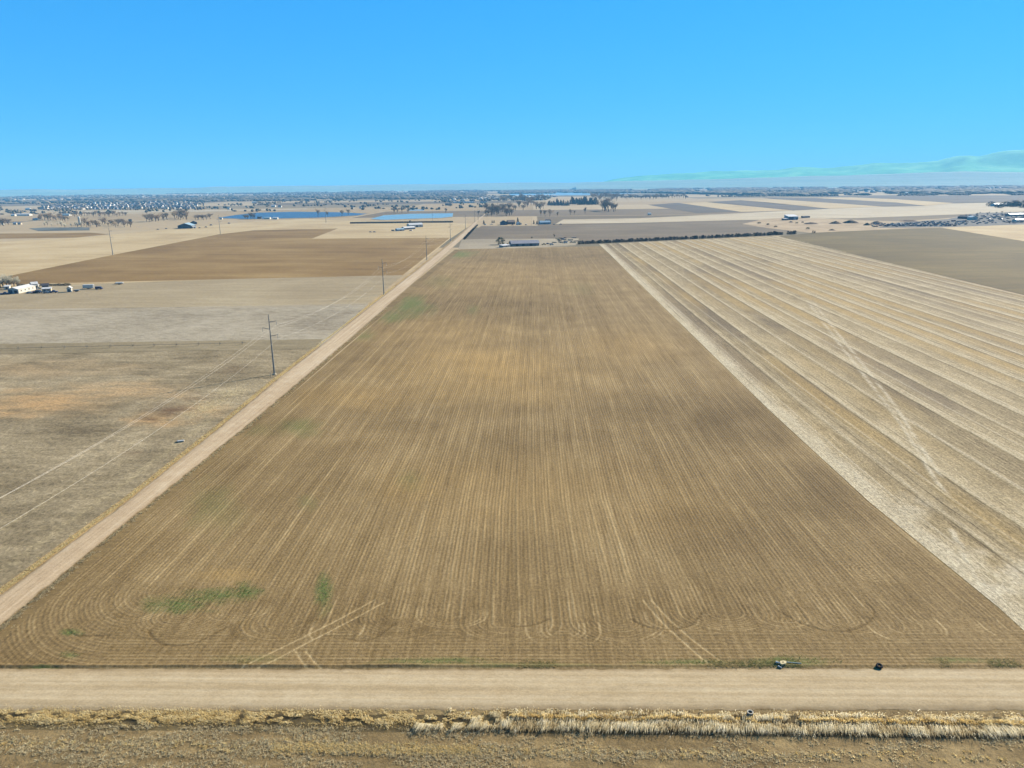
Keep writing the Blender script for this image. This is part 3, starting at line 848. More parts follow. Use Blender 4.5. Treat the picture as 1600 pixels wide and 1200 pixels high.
# verges of the side road
n = 5200
yy = 90 + 420 * RNG.random(n) ** 1.5
xl = np.interp(yy, [p[0] for p in SIDE_L], [p[1] for p in SIDE_L]) - .3 - np.abs(RNG.normal(0, .55, n))
tufts('verge_grass', np.stack([xl, yy], -1), 9, (.12, .4), .16, G_gold, .6 + .3 * RNG.random(n), 'yellow grass verge along the left edge of the side road', .05)
n = 4200
yy = 92 + 330 * RNG.random(n) ** 1.7
xr = np.interp(yy, [p[0] for p in SIDE_R], [p[1] for p in SIDE_R]) + .5 + np.abs(RNG.normal(0, .5, n))
k = snoise(xr / 1.5, yy / 1.5, 91) > .42
tufts('verge_weeds', np.stack([xr, yy], -1)[k], 9, (.08, .34), .16, G_weed, .25 + .6 * RNG.random(k.sum()), 'rough dry weeds between the side road and the brown field', .05, 'weeds')
n = 5200
xx = -84 + 168 * RNG.random(n)
yy = np.interp(xx, [p[0] for p in NEAR_N], [p[1] for p in NEAR_N]) + .35 + np.abs(RNG.normal(0, .8, n))
grn = snoise(xx / 9, yy * 0, 92, 3)
k = grn > .47
tufts('road_edge_weeds', np.stack([xx, yy, np.full(n, .1)], -1)[k], 8, (.04, .15), .16, G_green, np.clip(1.05 - (grn[k] - .45) * 3.0 + RNG.normal(0, .15, k.sum()), 0, 1), 'low green and dry weeds along the far edge of the near road', .045, 'weeds')
pal = [G(330 + 40 * random.gauss(0, 1) * .8, 633 - 0.0) for _ in range(0)]
q = [G(296 + t * 84 + random.gauss(0, 9), 652 - t * 48 + random.gauss(0, 4.5)) for t in RNG.random(230)]
tufts('pale_weeds', np.array([(v.x, v.y) for v in q]), 8, (.1, .35), .3, G_weed, .55 + .35 * RNG.random(len(q)), 'patch of pale dry weeds in the pasture beside the side road', .06, 'weeds')
sheet('verge', 'yellowish grass bank on the left edge of the side road', [(x - .05, y) for y, x in SIDE_L[:9]] + [(x - 1.9, y) for y, x in SIDE_L[:9]][::-1],
      soil_mat('verge_soil', lin(156, 132, 88), lin(190, 162, 112), lin(214, 188, 138), (1, 1 / 5), 0, 1 / 20, 1.0), 0.035, 'verge', True)

# sprouting seedlings in the rows of the brown field
pts_ = []
for i, (px, py, rx, ry, a_) in enumerate([(275, 945, 55, 15, 1.0), (335, 932, 60, 12, .9), (385, 925, 30, 14, 1.0), (505, 922, 15, 34, 1.0), (112, 988, 22, 6, 1.0), (110, 1024, 16, 6, .6), (680, 1034, 110, 7, .7), (1080, 1036, 90, 6, .7), (1240, 1034, 70, 8, .9)]):
    c_ = G(px, py)
    ex, ey = abs((G(px + rx, py) - c_).length) * 1.3, abs((G(px, py - ry) - c_).length) * 1.4
    n_ = int(min(9000, ex * ey * 26))
    X_ = c_.x + (RNG.random(n_) * 2 - 1) * ex; Y_ = c_.y + (RNG.random(n_) * 2 - 1) * ey
    k_ = blob(X_, Y_, px, py, rx, ry, 180 + i, .5) * a_ > RNG.random(n_) * .9
    pts_.append(np.stack([np.round(X_[k_] / .38) * .38 + RNG.normal(0, .06, k_.sum()), Y_[k_], np.full(k_.sum(), .1)], -1))
pts_ = np.concatenate(pts_)
G_sprout = grass_mat('sprouts', [lin(74, 104, 44), lin(98, 132, 62), lin(128, 152, 84), lin(150, 160, 100)])
tufts('seedlings', pts_, 4, (.06, .16), .09, G_sprout, RNG.random(len(pts_)), 'patches of green seedlings at the near end of the brown field', .05, 'seedlings')

# ------------------------------------------------------------------ trees
def tube(v, f, p, q, ra, rb, n=3):
    d = (q - p).normalized()
    s = d.orthogonal().normalized(); t = d.cross(s)
    i = len(v)
    for c, r in ((p, ra), (q, rb)):
        for k in range(n):
            a = 2 * math.pi * k / n
            v.append(c + (s * math.cos(a) + t * math.sin(a)) * r)
    for k in range(n):
        f.append((i + k, i + (k + 1) % n, i + n + (k + 1) % n, i + n + k))


def bare_tree(seed, spread, m_bark, m_twig):
    R = random.Random(seed)
    tv, tf, cv, cf = [], [], [], []

    def grow(p, d, L, r, lvl):
        mid = p + d * L * .5 + Vector((R.gauss(0, 1), R.gauss(0, 1), R.gauss(0, .4))) * L * .05
        q = mid + (d + Vector((R.gauss(0, .16), R.gauss(0, .16), .1))).normalized() * L * .5
        v, f = (tv, tf) if lvl < 2 else (cv, cf)
        k = 5 if lvl == 0 else 3
        tube(v, f, p, mid, r, r * .8, k); tube(v, f, mid, q, r * .8, r * .55, k)
        if lvl == 4: return
        for c in range((7, 5, 5, 4)[lvl]):
            t = R.uniform(.42, 1.0)
            o = p.lerp(mid, t * 2) if t < .5 else mid.lerp(q, t * 2 - 1)
            a = R.uniform(0, 2 * math.pi)
            w = R.uniform(.35, .8) * spread
            nd = (d * .55 + Vector((math.cos(a) * w, math.sin(a) * w, R.uniform(.1, .7)))).normalized()
            grow(o, nd, L * R.uniform(.5, .78), max(r * .5, .035), lvl + 1)

    grow(Vector((0, 0, -.1)), Vector((0, 0, 1)), 4.2, .3, 0)
    top = max(v.z for v in cv)
    s = 10 / top
    return [('trunk', mesh('trunk', [v * s for v in tv], tf, m_bark)), ('crown', mesh('crown', [v * s for v in cv], cf, m_twig))]


def leafy(seed, n, shape, size, m_bark, m_leaf):
    """conifer or bush: many small leaf faces filling a crown shape (height 10)"""
    R = random.Random(seed)
    v, f, tv, tf = [], [], [], []
    tube(tv, tf, Vector((0, 0, -.1)), Vector((0, 0, 8.5 if shape != 'bush' else 5)), .28, .08, 5)
    for _ in range(n):
        z = R.random() ** (1.25 if shape == 'cone' else .9)
        if shape == 'cone': rad = (1 - z) * 2.6 + .15 + .35 * math.sin(z * 40)
        elif shape == 'column': rad = 1.7 * math.sin(math.pi * min(1, .15 + z * .85)) ** .6 + .1
        else: rad = 5.2 * math.sin(math.pi * min(1, .12 + z * .86)) ** .6
        a = R.uniform(0, 2 * math.pi)
        rr = rad * R.uniform(.45, 1.08) * (1 + .25 * math.sin(a * 3 + seed + z * 9))
        p = Vector((math.cos(a) * rr, math.sin(a) * rr, .4 + z * 9.6))
        d1 = Vector((math.cos(a) * .8 + R.gauss(0, .5), math.sin(a) * .8 + R.gauss(0, .5), R.gauss(-.2, .5))).normalized()
        d2 = d1.cross(Vector((R.gauss(0, 1), R.gauss(0, 1), R.gauss(0, 1)))).normalized()
        s = size * R.uniform(.6, 1.4)
        i = len(v)
        v += [p - d2 * s * .5, p + d1 * s, p + d2 * s * .5, p - d1 * s * .35]
        f.append((i, i + 1, i + 2, i + 3))
    return [('trunk', mesh('trunk', tv, tf, m_bark)), ('crown', mesh('crown', v, f, m_leaf))]


bark = plain('bark', lin(112, 98, 84))
twig_a = tinted('brown_twigs', [lin(196, 174, 150), lin(206, 184, 156), lin(180, 164, 146), lin(210, 186, 152)], .9, .05)
twig_b = tinted('pale_twigs', [(.5, .44, .3, 1), (.44, .38, .26, 1), (.55, .48, .33, 1)], .9, .05)
leaf_dark = tinted('dark_needles', [lin(40, 56, 46), lin(48, 62, 46), lin(36, 50, 46)], .85, .1)
leaf_olive = tinted('olive_leaves', [lin(92, 100, 62), lin(84, 92, 58), lin(104, 106, 70)], .85, .1)
PROTO = {'bare': [bare_tree(s, sp, bark, twig_a) for s, sp in ((1, 1.0), (2, 1.25), (3, .8), (5, 1.1))],
         'pale': [bare_tree(s, sp, bark, twig_b) for s, sp in ((11, 1.0), (12, .8))],
         'conifer': [leafy(s, 650, 'cone', .62, bark, leaf_dark) for s in (1, 2, 3)],
         'juniper': [leafy(s, 300, 'column', .75, bark, leaf_dark) for s in (4, 5, 6)],
         'bush': [leafy(s, 420, 'bush', .95, bark, leaf_olive) for s in (7, 8)],
         'evergreen': [leafy(s, 420, 'bush', .95, bark, leaf_dark) for s in (9, 10)]}


def tree(kind, px, py, hpx, label, group=None, name=None, wide=1.0, cat='tree'):
    p = G(px, py)
    h = hpx * depth(p) / F
    parts = random.choice(PROTO[kind])
    nm = name or {'bare': 'bare_tree', 'pale': 'bare_tree', 'conifer': 'conifer_tree', 'juniper': 'juniper', 'bush': 'bush', 'evergreen': 'evergreen_bush'}[kind]
    root = empty(nm, p, random.uniform(0, 6.28))
    s = h / 10
    root.scale = (s * wide * random.uniform(.85, 1.15), s * wide * random.uniform(.85, 1.15), s)
    for n_, me in parts:
        link(n_, me, root)
    return tag(root, label, cat, group)


# rows and thickets: (kind, x0, x1, y0, y1, height px, how many, label, group)
for kind, x0, x1, ya, yb, hp, cnt, lab, grp in (
        ('bare', 0, 16, 350, 353, 10, 6, 'bare brown tree in the clump at the left edge above the dark plough strip', 'trees at the left edge'),
        ('bare', 60, 108, 343, 346, 10, 16, 'bare brown tree in the thicket left of the white silo', 'thicket left of the silo'),
        ('bare', 130, 205, 350, 356, 10, 20, 'bare tree in the line right of the white silo', 'trees right of the silo'),
        ('pale', 66, 160, 352, 355, 7, 14, 'pale leafless shrub tree on the bank by the white silo', 'pale trees by the silo'),
        ('bare', 112, 200, 336, 339, 7, 24, 'bare tree in the belt in front of the tract houses', 'tree belt below the tract houses'),
        ('bare', 228, 248, 345, 348, 13, 6, 'bare tree of the dark clump left of the dark gabled barn', 'clump left of the dark gabled barn'),
        ('bare', 252, 262, 342, 345, 12, 3, 'slim bare tree between the two clumps behind the dark gabled barn', 'slim trees behind the dark gabled barn'),
        ('bare', 272, 293, 340, 344, 13, 8, 'bare tree of the big clump behind the dark gabled barn', 'big clump behind the dark gabled barn'),
        ('bare', 304, 330, 342, 344, 8, 6, 'small bare tree on the near reservoir shore', 'trees on the reservoir shore'),
        ('bare', 380, 400, 340, 343, 8, 6, 'bare tree at the left end of the blue reservoir', 'trees at the reservoir end'),
        ('bare', 758, 800, 330, 338, 12, 22, 'bare grey brown tree in the grove behind the houses', 'grove behind the houses'),
        ('bare', 800, 850, 320, 330, 10, 14, 'bare tree on the slope right of the grove', 'trees right of the grove'),
        ('bare', 780, 852, 311, 316, 8, 30, 'bare tree in the far tree belt above the grove', 'far belt above the grove'),
        ('bare', 925, 966, 308, 314, 9, 22, 'bare tree in the dark wood right of the conifers', 'wood right of the conifers'),
        ('bare', 940, 964, 325, 331, 17, 7, 'big grey bare tree in the clump below the conifer wood', 'big bare trees below the conifers'),
        ('bare', 966, 1072, 308.5, 311.5, 6.5, 34, 'bare tree in the low thicket at the end of the striped fields', 'thicket at the striped fields'),
        ('conifer', 855, 888, 320, 321.5, 8, 12, 'dark conifer in the left half of the conifer row', 'left half of the conifer row'),
        ('conifer', 892, 932, 317.5, 320, 9, 16, 'dark conifer in the right half of the conifer row', 'right half of the conifer row'),
        ('bare', 1205, 1218, 305.5, 307, 4, 5, 'dark tree in the small clump on the far striped fields', 'clump on the far striped fields'),
        ('evergreen', 1545, 1602, 322, 325, 6, 12, 'dark tree round the pale farm building at the right edge', 'trees at the right edge farm'),
        ('bare', 1580, 1602, 319, 323, 7, 8, 'bare tree behind the pale farm building at the right edge', 'bare trees at the right edge farm'),
        ('bare', 395, 440, 318, 320, 5, 12, 'bare tree by the white houses above the reservoir', 'trees above the reservoir'),
        ('bare', 1520, 1600, 333, 336, 3.5, 10, 'low bare tree behind the junkyard', 'trees behind the junkyard'),
        ('pale', 0, 32, 447, 449.5, 17, 8, 'pale leafless tree behind the long white barn at far left', 'pale trees behind the long white barn')):
    for i in range(cnt):
        t = (i + random.uniform(.1, .9)) / cnt
        yb_ = random.uniform(ya, yb)
        tree(kind, x0 + (x1 - x0) * t, yb_, hp * random.uniform(.7, 1.3), lab, grp, wide=random.uniform(1.1, 1.7))

for kind, px, py, hp, lab in (
        ('bare', 497, 339, 14, 'leftmost broad bare tree on the near shore of the reservoir'),
        ('bare', 512, 339, 10, 'short bare tree on the reservoir shore beside a far pole'),
        ('bare', 534, 338, 11, 'third bare tree along the near shore of the reservoir'),
        ('bare', 544, 337, 12, 'rightmost bare tree on the near shore of the reservoir'),
        ('bare', 616, 333, 8, 'leftmost thin bare tree above the bright blue pond'),
        ('bare', 621, 333, 7, 'second thin bare tree above the bright blue pond'),
        ('bare', 628, 333, 10, 'tallest thin bare tree above the bright blue pond'),
        ('bare', 638, 333, 7, 'fourth thin bare tree above the bright blue pond'),
        ('bare', 696, 333, 9, 'round bare tree at the right end of the bright blue pond'),
        ('bare', 291, 343, 13, 'bare tree standing apart right of the clump behind the dark gabled barn'),
        ('bare', 310, 343, 8, 'bare tree left of the far pole by the reservoir'),
        ('bare', 748, 336, 8, 'bushy bare tree beside the twin poles at the road bend'),
        ('bare', 760, 338, 10, 'bare tree at the roadside right of the twin poles'),
        ('bare', 845, 337, 10, 'leftmost of the three thin bare trees above the right house'),
        ('bare', 852, 338, 11, 'middle one of the thin bare trees above the right house'),
        ('bare', 859, 338, 12, 'tallest thin bare tree above the right house'),
        ('bare', 871, 338, 8, 'stooping bare tree right of the right house'),
        ('bare', 891, 336, 10, 'lone bare tree in the straw field, left one of three'),
        ('bare', 897, 335.5, 8, 'small bare tree in the straw field, middle one of three'),
        ('bare', 914, 334, 11, 'branching bare tree in the straw field, right one of three'),
        ('bush', 782, 382, 11, 'round green tree left of the long grey barn'),
        ('bare', 793, 385, 6, 'low bare shrub between the green tree and the long barn'),
        ('bare', 866, 372, 7, 'hazy bare tree behind the scrap heap right of the long barn'),
        ('conifer', 756, 350, 6, 'small dark conifer at the road bend left of the houses'),
        ('conifer', 769, 348, 4, 'left one of two small dark shrubs left of the dark roofed house'),
        ('conifer', 772, 348, 4, 'right one of two small dark shrubs left of the dark roofed house'),
        ('conifer', 794, 350, 6, 'dark conifer against the grey roof of the left house'),
        ('conifer', 809, 348, 8, 'dark conifer between the two houses'),
        ('conifer', 834, 350, 6, 'first of three small conifers left of the right house'),
        ('conifer', 839, 350, 5, 'second of three small conifers left of the right house'),
        ('conifer', 843, 350, 6, 'third of three small conifers left of the right house'),
        ('evergreen', 641, 347.5, 3.2, 'dark bush behind the white roofed farm'),
        ('evergreen', 831, 372.5, 2.5, 'lone dark bush behind the long grey barn'),
        ('evergreen', 1074, 308.6, 2.4, 'left one of two dark bushes by the striped fields'),
        ('evergreen', 1122, 307.5, 2.6, 'right one of two dark bushes by the striped fields'),
        ('bare', 1234, 306.5, 4, 'lone brown tree on the far striped fields')):
    tree(kind, px, py, hp, lab, wide=1.2 if kind == 'bush' else 1.0)

# hedge of small junipers along the far edge of the stubble field
N_H = 150
for i in range(N_H):
    t = i / (N_H - 1)
    px = 905 + (1243 - 905) * t
    if 0.94 < t < 0.965: continue
    py = np.interp(px, [905, 960, 1100, 1180, 1243, 1275], [381.5, 379, 372.5, 368.8, 365.8, 364])
    tree('juniper', px + random.uniform(-.8, .8), float(py), random.uniform(3.2, 5.6) + (1.2 if px > 1195 and random.random() < .4 else 0), 'small dark juniper in the long hedge line at the far end of the stubble field', 'juniper hedge line', wide=random.uniform(1.5, 2.6))
for px, py, hp in ((1270, 364.2, 4), (1273, 364, 3.4)):
    tree('juniper', px, py, hp, 'dark juniper standing just past the right end of the hedge line', 'junipers past the hedge end', wide=1.5)
for i in range(22):
    t = i / 21
    tree('evergreen', 725.5 + (746 - 725.5) * t, 374.5 + (352.5 - 374.5) * t, random.uniform(3.0, 4.2) * (1 - .35 * t), 'green shrub in the clipped hedge along the side road', 'roadside hedge shrubs', wide=1.2)
for i in range(16):
    tree('evergreen', 32 + 76 * i / 15, 446.8 - .8 * i / 15, random.uniform(2.6, 3.6), 'dark shrub in the low hedge behind the long white barn', 'hedge behind the white barn', wide=1.8)
for px, py, hp in ((1186, 349.4, 2.5), (1200, 351.5, 2.5), (1212, 355, 2.5), (1262, 358, 3), (1245, 349, 2), (1254, 348, 2)):
    tree('bush', px, py, hp, 'low brown shrub on the dirt yard below the blue grey shed', 'shrubs on the dirt yard', wide=2.0)

# ------------------------------------------------------------------ buildings
def box(v, f, x0, x1, y0, y1, z0, z1, bottom=False):
    i = len(v)
    v += [(x, y, z) for z in (z0, z1) for y in (y0, y1) for x in (x0, x1)]
    f += [(i + 4, i + 5, i + 7, i + 6), (i, i + 1, i + 5, i + 4), (i + 2, i + 6, i + 7, i + 3), (i, i + 4, i + 6, i + 2), (i + 1, i + 3, i + 7, i + 5)]
    if bottom: f.append((i, i + 2, i + 3, i + 1))


def box_part(name, parent, mat, *b):
    v, f = [], []
    box(v, f, *b, bottom=True)
    return link(name, mesh(name, v, f, mat), parent)


def gable(name_wall, name_roof, parent, L, D, wh, rh, along, mw, mr, x0=0.0, y0=0.0, over=0.4, mono=False):
    """gabled block: footprint L x D from (x0,y0); the ridge runs along x ('x') or y ('y')"""
    v, f = [], []
    P = lambda x, y, z: v.append((x0 + x, y0 + y, z)) or len(v) - 1
    if mono:
        a = [P(0, 0, 0), P(L, 0, 0), P(L, D, 0), P(0, D, 0), P(0, 0, wh), P(L, 0, wh), P(L, D, wh + rh), P(0, D, wh + rh)]
        f += [(a[0], a[1], a[5], a[4]), (a[1], a[2], a[6], a[5]), (a[2], a[3], a[7], a[6]), (a[3], a[0], a[4], a[7])]
    elif along == 'x':
        a = [P(0, 0, 0), P(L, 0, 0), P(L, D, 0), P(0, D, 0), P(0, 0, wh), P(L, 0, wh), P(L, D, wh), P(0, D, wh), P(0, D / 2, wh + rh), P(L, D / 2, wh + rh)]
        f += [(a[0], a[1], a[5], a[4]), (a[2], a[3], a[7], a[6]), (a[1], a[2], a[6], a[9], a[5]), (a[3], a[0], a[4], a[8], a[7])]
    else:
        a = [P(0, 0, 0), P(L, 0, 0), P(L, D, 0), P(0, D, 0), P(0, 0, wh), P(L, 0, wh), P(L, D, wh), P(0, D, wh), P(L / 2, 0, wh + rh), P(L / 2, D, wh + rh)]
        f += [(a[1], a[2], a[6], a[5]), (a[3], a[0], a[4], a[7]), (a[0], a[1], a[5], a[8], a[4]), (a[2], a[3], a[7], a[9], a[6])]
    w = link(name_wall, mesh(name_wall, v, f, mw), parent)
    rv, rf = [], []
    th = .18
    def slab(c):
        i = len(rv)
        rv.extend([(x0 + x, y0 + y, z + .03) for x, y, z in c] + [(x0 + x, y0 + y, z + .03 + th) for x, y, z in c])
        rf.extend([(i + 3, i + 2, i + 1, i), (i + 4, i + 5, i + 6, i + 7)] + [(i + k, i + (k + 1) % 4, i + 4 + (k + 1) % 4, i + 4 + k) for k in range(4)])
    o = over
    if mono:
        slab([(-o, -o, wh - o * rh / D), (L + o, -o, wh - o * rh / D), (L + o, D + o, wh + rh + o * rh / D), (-o, D + o, wh + rh + o * rh / D)])
    elif along == 'x':
        e = wh - o * rh / (D / 2)
        slab([(-o, -o, e), (L + o, -o, e), (L + o, D / 2, wh + rh), (-o, D / 2, wh + rh)])
        slab([(-o, D / 2, wh + rh), (L + o, D / 2, wh + rh), (L + o, D + o, e), (-o, D + o, e)])
    else:
        e = wh - o * rh / (L / 2)
        slab([(-o, -o, e), (L / 2, -o, wh + rh), (L / 2, D + o, wh + rh), (-o, D + o, e)])
        slab([(L / 2, -o, wh + rh), (L + o, -o, e), (L + o, D + o, e), (L / 2, D + o, wh + rh)])
    r = link(name_roof, mesh(name_roof, rv, rf, mr), parent)
    return w, r


def rib_mat(name, col, rough=.55, spec=.35, metal=0.0):
    b = NB(name, rough, spec)
    b.b.inputs['Metallic'].default_value = metal
    o = b.obj()
    w = b.n('ShaderNodeTexWave'); w.inputs['Scale'].default_value = 1.6
    b.l(o, w.inputs[0])
    f = b.noise(o, .6, 5, .65)
    b.color(b.scale_col(col, b.rng(f, .3, .7, .85, 1.1)))
    b.bump(w.outputs['Fac'], .05, .5)
    return b.m


K_white = rib_mat('white_cladding', lin(240, 238, 230))
K_cream = plain('cream_wall', lin(226, 214, 190))
K_grey = rib_mat('grey_cladding', lin(142, 150, 154))
K_blue = rib_mat('blue_grey_steel', lin(176, 200, 220))
K_navy = rib_mat('dark_blue_cladding', lin(70, 88, 116))
K_dark = rib_mat('dark_cladding', lin(70, 76, 86))
R_grey = rib_mat('grey_roof', lin(176, 172, 180))
R_white = rib_mat('white_roof', lin(240, 242, 244))
R_blue = rib_mat('pale_blue_roof', lin(176, 206, 226))
R_dark = plain('dark_shingles', lin(88, 88, 96))
R_brown = plain('brown_roof', lin(150, 134, 122))
K_glass = NB('window_glass', .1, .6).color((.02, .03, .05, 1))
K_door = plain('door_paint', lin(96, 98, 104))
K_brick = plain('brown_wall', lin(150, 122, 100))


def frame(name, A, B, label, cat, group=None):
    """thing whose front wall runs from photo pixel A to B on the ground; local x along it, y away from the camera"""
    a, b = G(*A), G(*B)
    d = b - a
    o = empty(name, a, math.atan2(d.y, d.x))
    tag(o, label, cat, group)
    return o, d.length


def front_windows(o, xs, z0, z1, w, y=0.0):
    for x in xs:
        fr = box_part('window', o, K_white, x - w / 2, x + w / 2, y - .06, y + .03, z0, z1)
        box_part('pane', fr, K_glass, x - w / 2 + .1, x + w / 2 - .1, y - .08, y - .055, z0 + .1, z1 - .1)


def door(o, x, w, h, y=0.0, m=None):
    d = box_part('door', o, m or K_door, x - w / 2, x + w / 2, y - .07, y + .03, .02, h)
    box_part('handle', d, K_white, x + w * .32, x + w * .38, y - .1, y - .07, h * .45, h * .52)


# long barn at the end of the big field
o, L = frame('long_barn', (799.5, 385.2), (842.5, 384.0), 'long low barn with a grey ribbed roof at the end of the brown field', 'barn')
gable('wall', 'roof', o, L, 16, 3.2, 3.0, 'x', K_grey, R_grey, over=.6)
for x in (L * .2, L * .42, L * .7): door(o, x, 3.2, 2.8, m=K_dark)
front_windows(o, [L * .08, L * .31, L * .56, L * .85], 1.2, 2.2, 1.6)
o, L = frame('lean_to_shed', (786, 386.8), (797, 385.6), 'low pale shed joined to the left end of the long barn', 'shed')
gable('wall', 'roof', o, L, 6, 2.0, .8, 'x', K_grey, R_white, mono=True)
door(o, L * .5, 2.2, 1.8, m=K_dark)

# houses past the grey brown field
o, L = frame('farmhouse', (783, 351.6), (793, 351.4), 'dark roofed house, left of the farmhouses past the grey brown field', 'house')
gable('wall', 'roof', o, L, 14, 4, 3.6, 'y', K_navy, R_dark)
front_windows(o, [L * .25, L * .7], 1.2, 2.6, 1.4); door(o, L * .48, 1.2, 2.2)
o, L = frame('farmhouse', (794, 350.6), (805, 350.3), 'brown roofed house right against the dark roofed farmhouse', 'house')
gable('wall', 'roof', o, L, 12, 4, 3.4, 'x', K_brick, R_brown)
front_windows(o, [L * .2, L * .5, L * .8], 1.2, 2.6, 1.4); door(o, L * .65, 1.2, 2.2)
o, L = frame('white_shed', (808.5, 351.4), (815, 351.2), 'small white gabled shed between the two farmhouses', 'shed')
gable('wall', 'roof', o, L, 7, 2.6, 2.0, 'y', K_white, R_white)
door(o, L * .5, 2.4, 2.2)
o, L = frame('farmhouse', (844, 350.6), (860, 350.2), 'pale blue house with a grey roof, rightmost of the farmhouses', 'house')
gable('wall', 'roof', o, L, 10, 3.4, 2.6, 'x', K_blue, R_blue)
gable('wing_wall', 'wing_roof', o, 9, 9, 4.8, 3, 'x', K_blue, R_dark, x0=L - 6, y0=6)
front_windows(o, [L * .12, L * .3, L * .55, L * .8], 1.0, 2.3, 1.5); door(o, L * .42, 1.2, 2.2)

# farm with white roofs
o, L = frame('white_roofed_barn', (640, 355.8), (661, 354.8), 'long barn with a bright white roof below the bright blue pond', 'barn')
gable('wall', 'roof', o, L, 11, 4.6, 2.6, 'x', K_white, R_white)
for x in (L * .25, L * .55): door(o, x, 3.4, 3.4, m=K_navy)
front_windows(o, [L * .8], 1.5, 2.8, 2)
o, L = frame('white_roofed_house', (632, 359.2), (649, 358.0), 'lower white roofed house in front of the white roofed barn', 'house')
gable('wall', 'roof', o, L, 8, 3.0, 1.8, 'x', K_navy, R_white)
front_windows(o, [L * .2, L * .5, L * .8], 1, 2.2, 1.4); door(o, L * .35, 1.1, 2.1)
o, L = frame('blue_shed', (621, 361.2), (632, 360.6), 'small pale blue shed at the left end of the white roofed farm', 'shed')
gable('wall', 'roof', o, L, 7, 2.6, 1.6, 'x', K_blue, R_blue); door(o, L * .5, 2.4, 2.2)

# dark gabled barn and neighbours
o, L = frame('metal_barn', (278, 357.4), (301, 357.0), 'broad metal barn with a dark open gable and pale roof, left of the reservoir', 'barn')
gable('wall', 'roof', o, L * .93, 26, 5.2, 4.2, 'y', K_dark, R_blue)
for x in (L * .25, L * .62): door(o, x, 5, 4.2, m=K_navy)
o, L = frame('white_lean_to', (301.5, 357.0), (307, 356.7), 'white end shed on the right side of the broad metal barn', 'shed')
gable('wall', 'roof', o, L, 10, 3.2, 1.0, 'x', K_white, R_white, mono=True); door(o, L * .5, 2.6, 2.4)
o, L = frame('back_barn', (298, 350.5), (308, 350.2), 'dark roofed barn behind the broad metal barn', 'barn')
gable('wall', 'roof', o, L, 10, 3.6, 2.6, 'y', K_dark, R_dark); door(o, L * .5, 3, 2.8)

# blue grey shed on the dirt yard, piles
o, L = frame('steel_shed', (1232, 343.8), (1247, 343.4), 'tall blue grey open fronted steel shed on the dirt yard at right', 'shed')
gable('wall', 'roof', o, L, 14, 6.2, 3.0, 'x', K_blue, R_white, mono=True)
box_part('bay_shade_panel', o, K_navy, .3, L * .52, -.08, .05, .1, 6.0); box_part('door', o, K_navy, L * .8, L * .95, -.08, .05, .1, 3.4)  # navy panel on the closed wall paints the shaded inside of the bay
o, L = frame('low_shed', (1226, 344.4), (1231.4, 344.2), 'low dark shed leaning on the left side of the steel shed', 'shed')
gable('wall', 'roof', o, L, 8, 2.6, 1.0, 'x', K_dark, R_grey, mono=True); door(o, L * .5, 2.2, 2.0)
o, L = frame('storage_shelter', (1255.5, 340.6), (1265.5, 340.1), 'long low dark shelter right of the steel shed', 'shed')
gable('wall', 'roof', o, L, 6, 2.8, .6, 'x', K_dark, R_dark, mono=True); door(o, L * .4, 4, 2.2, m=K_navy)
o, L = frame('quonset', (1518, 344.0), (1527.5, 343.6), 'pale blue white building among the junkyard cars', 'building')
gable('wall', 'roof', o, L, 9, 5.0, 2.0, 'y', K_white, R_blue); door(o, L * .5, 3.4, 3.6, m=K_blue)
o, L = frame('dark_warehouse', (1496, 341.6), (1518, 342.6), 'long dark roofed warehouse in the junkyard beside the pale building', 'building')
gable('wall', 'roof', o, L, 12, 3.6, 2.4, 'x', K_navy, R_dark); door(o, L * .3, 3.4, 3)
o, L = frame('junkyard_office', (1588, 346.6), (1606, 346.0), 'long white building at the right edge of the junkyard', 'building')
gable('wall', 'roof', o, L, 8, 3.0, 1.6, 'x', K_white, R_white); front_windows(o, [L * .2, L * .5, L * .8], 1, 2.2, 1.6); door(o, L * .36, 1.2, 2.2)
o, L = frame('long_shed', (1578, 338.0), (1606, 337.2), 'long pale roofed shed behind the junkyard at the right edge', 'building')
gable('wall', 'roof', o, L, 10, 3.4, 1.8, 'x', K_grey, R_blue); door(o, L * .3, 4, 3)
o, L = frame('greenhouse', (1556, 322.6), (1577, 322.0), 'pale arched farm building above the junkyard at the right edge', 'building')
gable('wall', 'roof', o, L, 16, 4.5, 3.0, 'x', K_blue, R_blue); door(o, L * .5, 5, 3.6, m=K_white)

# farmstead at the left edge
o, L = frame('long_white_barn', (13, 459.2), (28.5, 459.0), 'long white barn with a grey gable end at the far left farmstead', 'barn')
o.rotation_euler.z = .06; L = 7.2
gable('wall', 'roof', o, L, 24, 3.0, 1.3, 'y', rib_mat('pale_grey_cladding', lin(204, 212, 214)), R_white)
box_part('side_wall', o, K_white, L + .02, L + .12, .3, 23.7, .1, 2.85)
box_part('door', o, K_navy, .6, 3.0, -.08, .02, .05, 2.6); box_part('door', o, K_dark, 4.4, 6.6, -.08, .02, .05, 2.4)
for k in range(5): box_part('window', o, K_glass, L + .11, L + .16, 2.5 + k * 4.4, 3.7 + k * 4.4, 1.3, 2.2)
o, L = frame('white_wing', (51, 453.2), (60.5, 452.4), 'tall white block at the far end of the long white barn', 'barn')
gable('wall', 'roof', o, L, 6, 4.2, 1.2, 'x', K_white, R_white); door(o, L * .4, 2, 2.4); front_windows(o, [L * .75], 1.5, 2.6, 1.4)
o, L = frame('small_white_shed', (7, 453), (15, 452.6), 'small flat white shed behind the long white barn', 'shed')
gable('wall', 'roof', o, L, 4, 2.3, .5, 'x', K_white, R_white, mono=True); door(o, L * .5, 1.2, 2)
o, L = frame('white_hut', (105, 456.8), (112, 456.4), 'white boxy hut at the right end of the farmstead, gable in shade', 'shed')
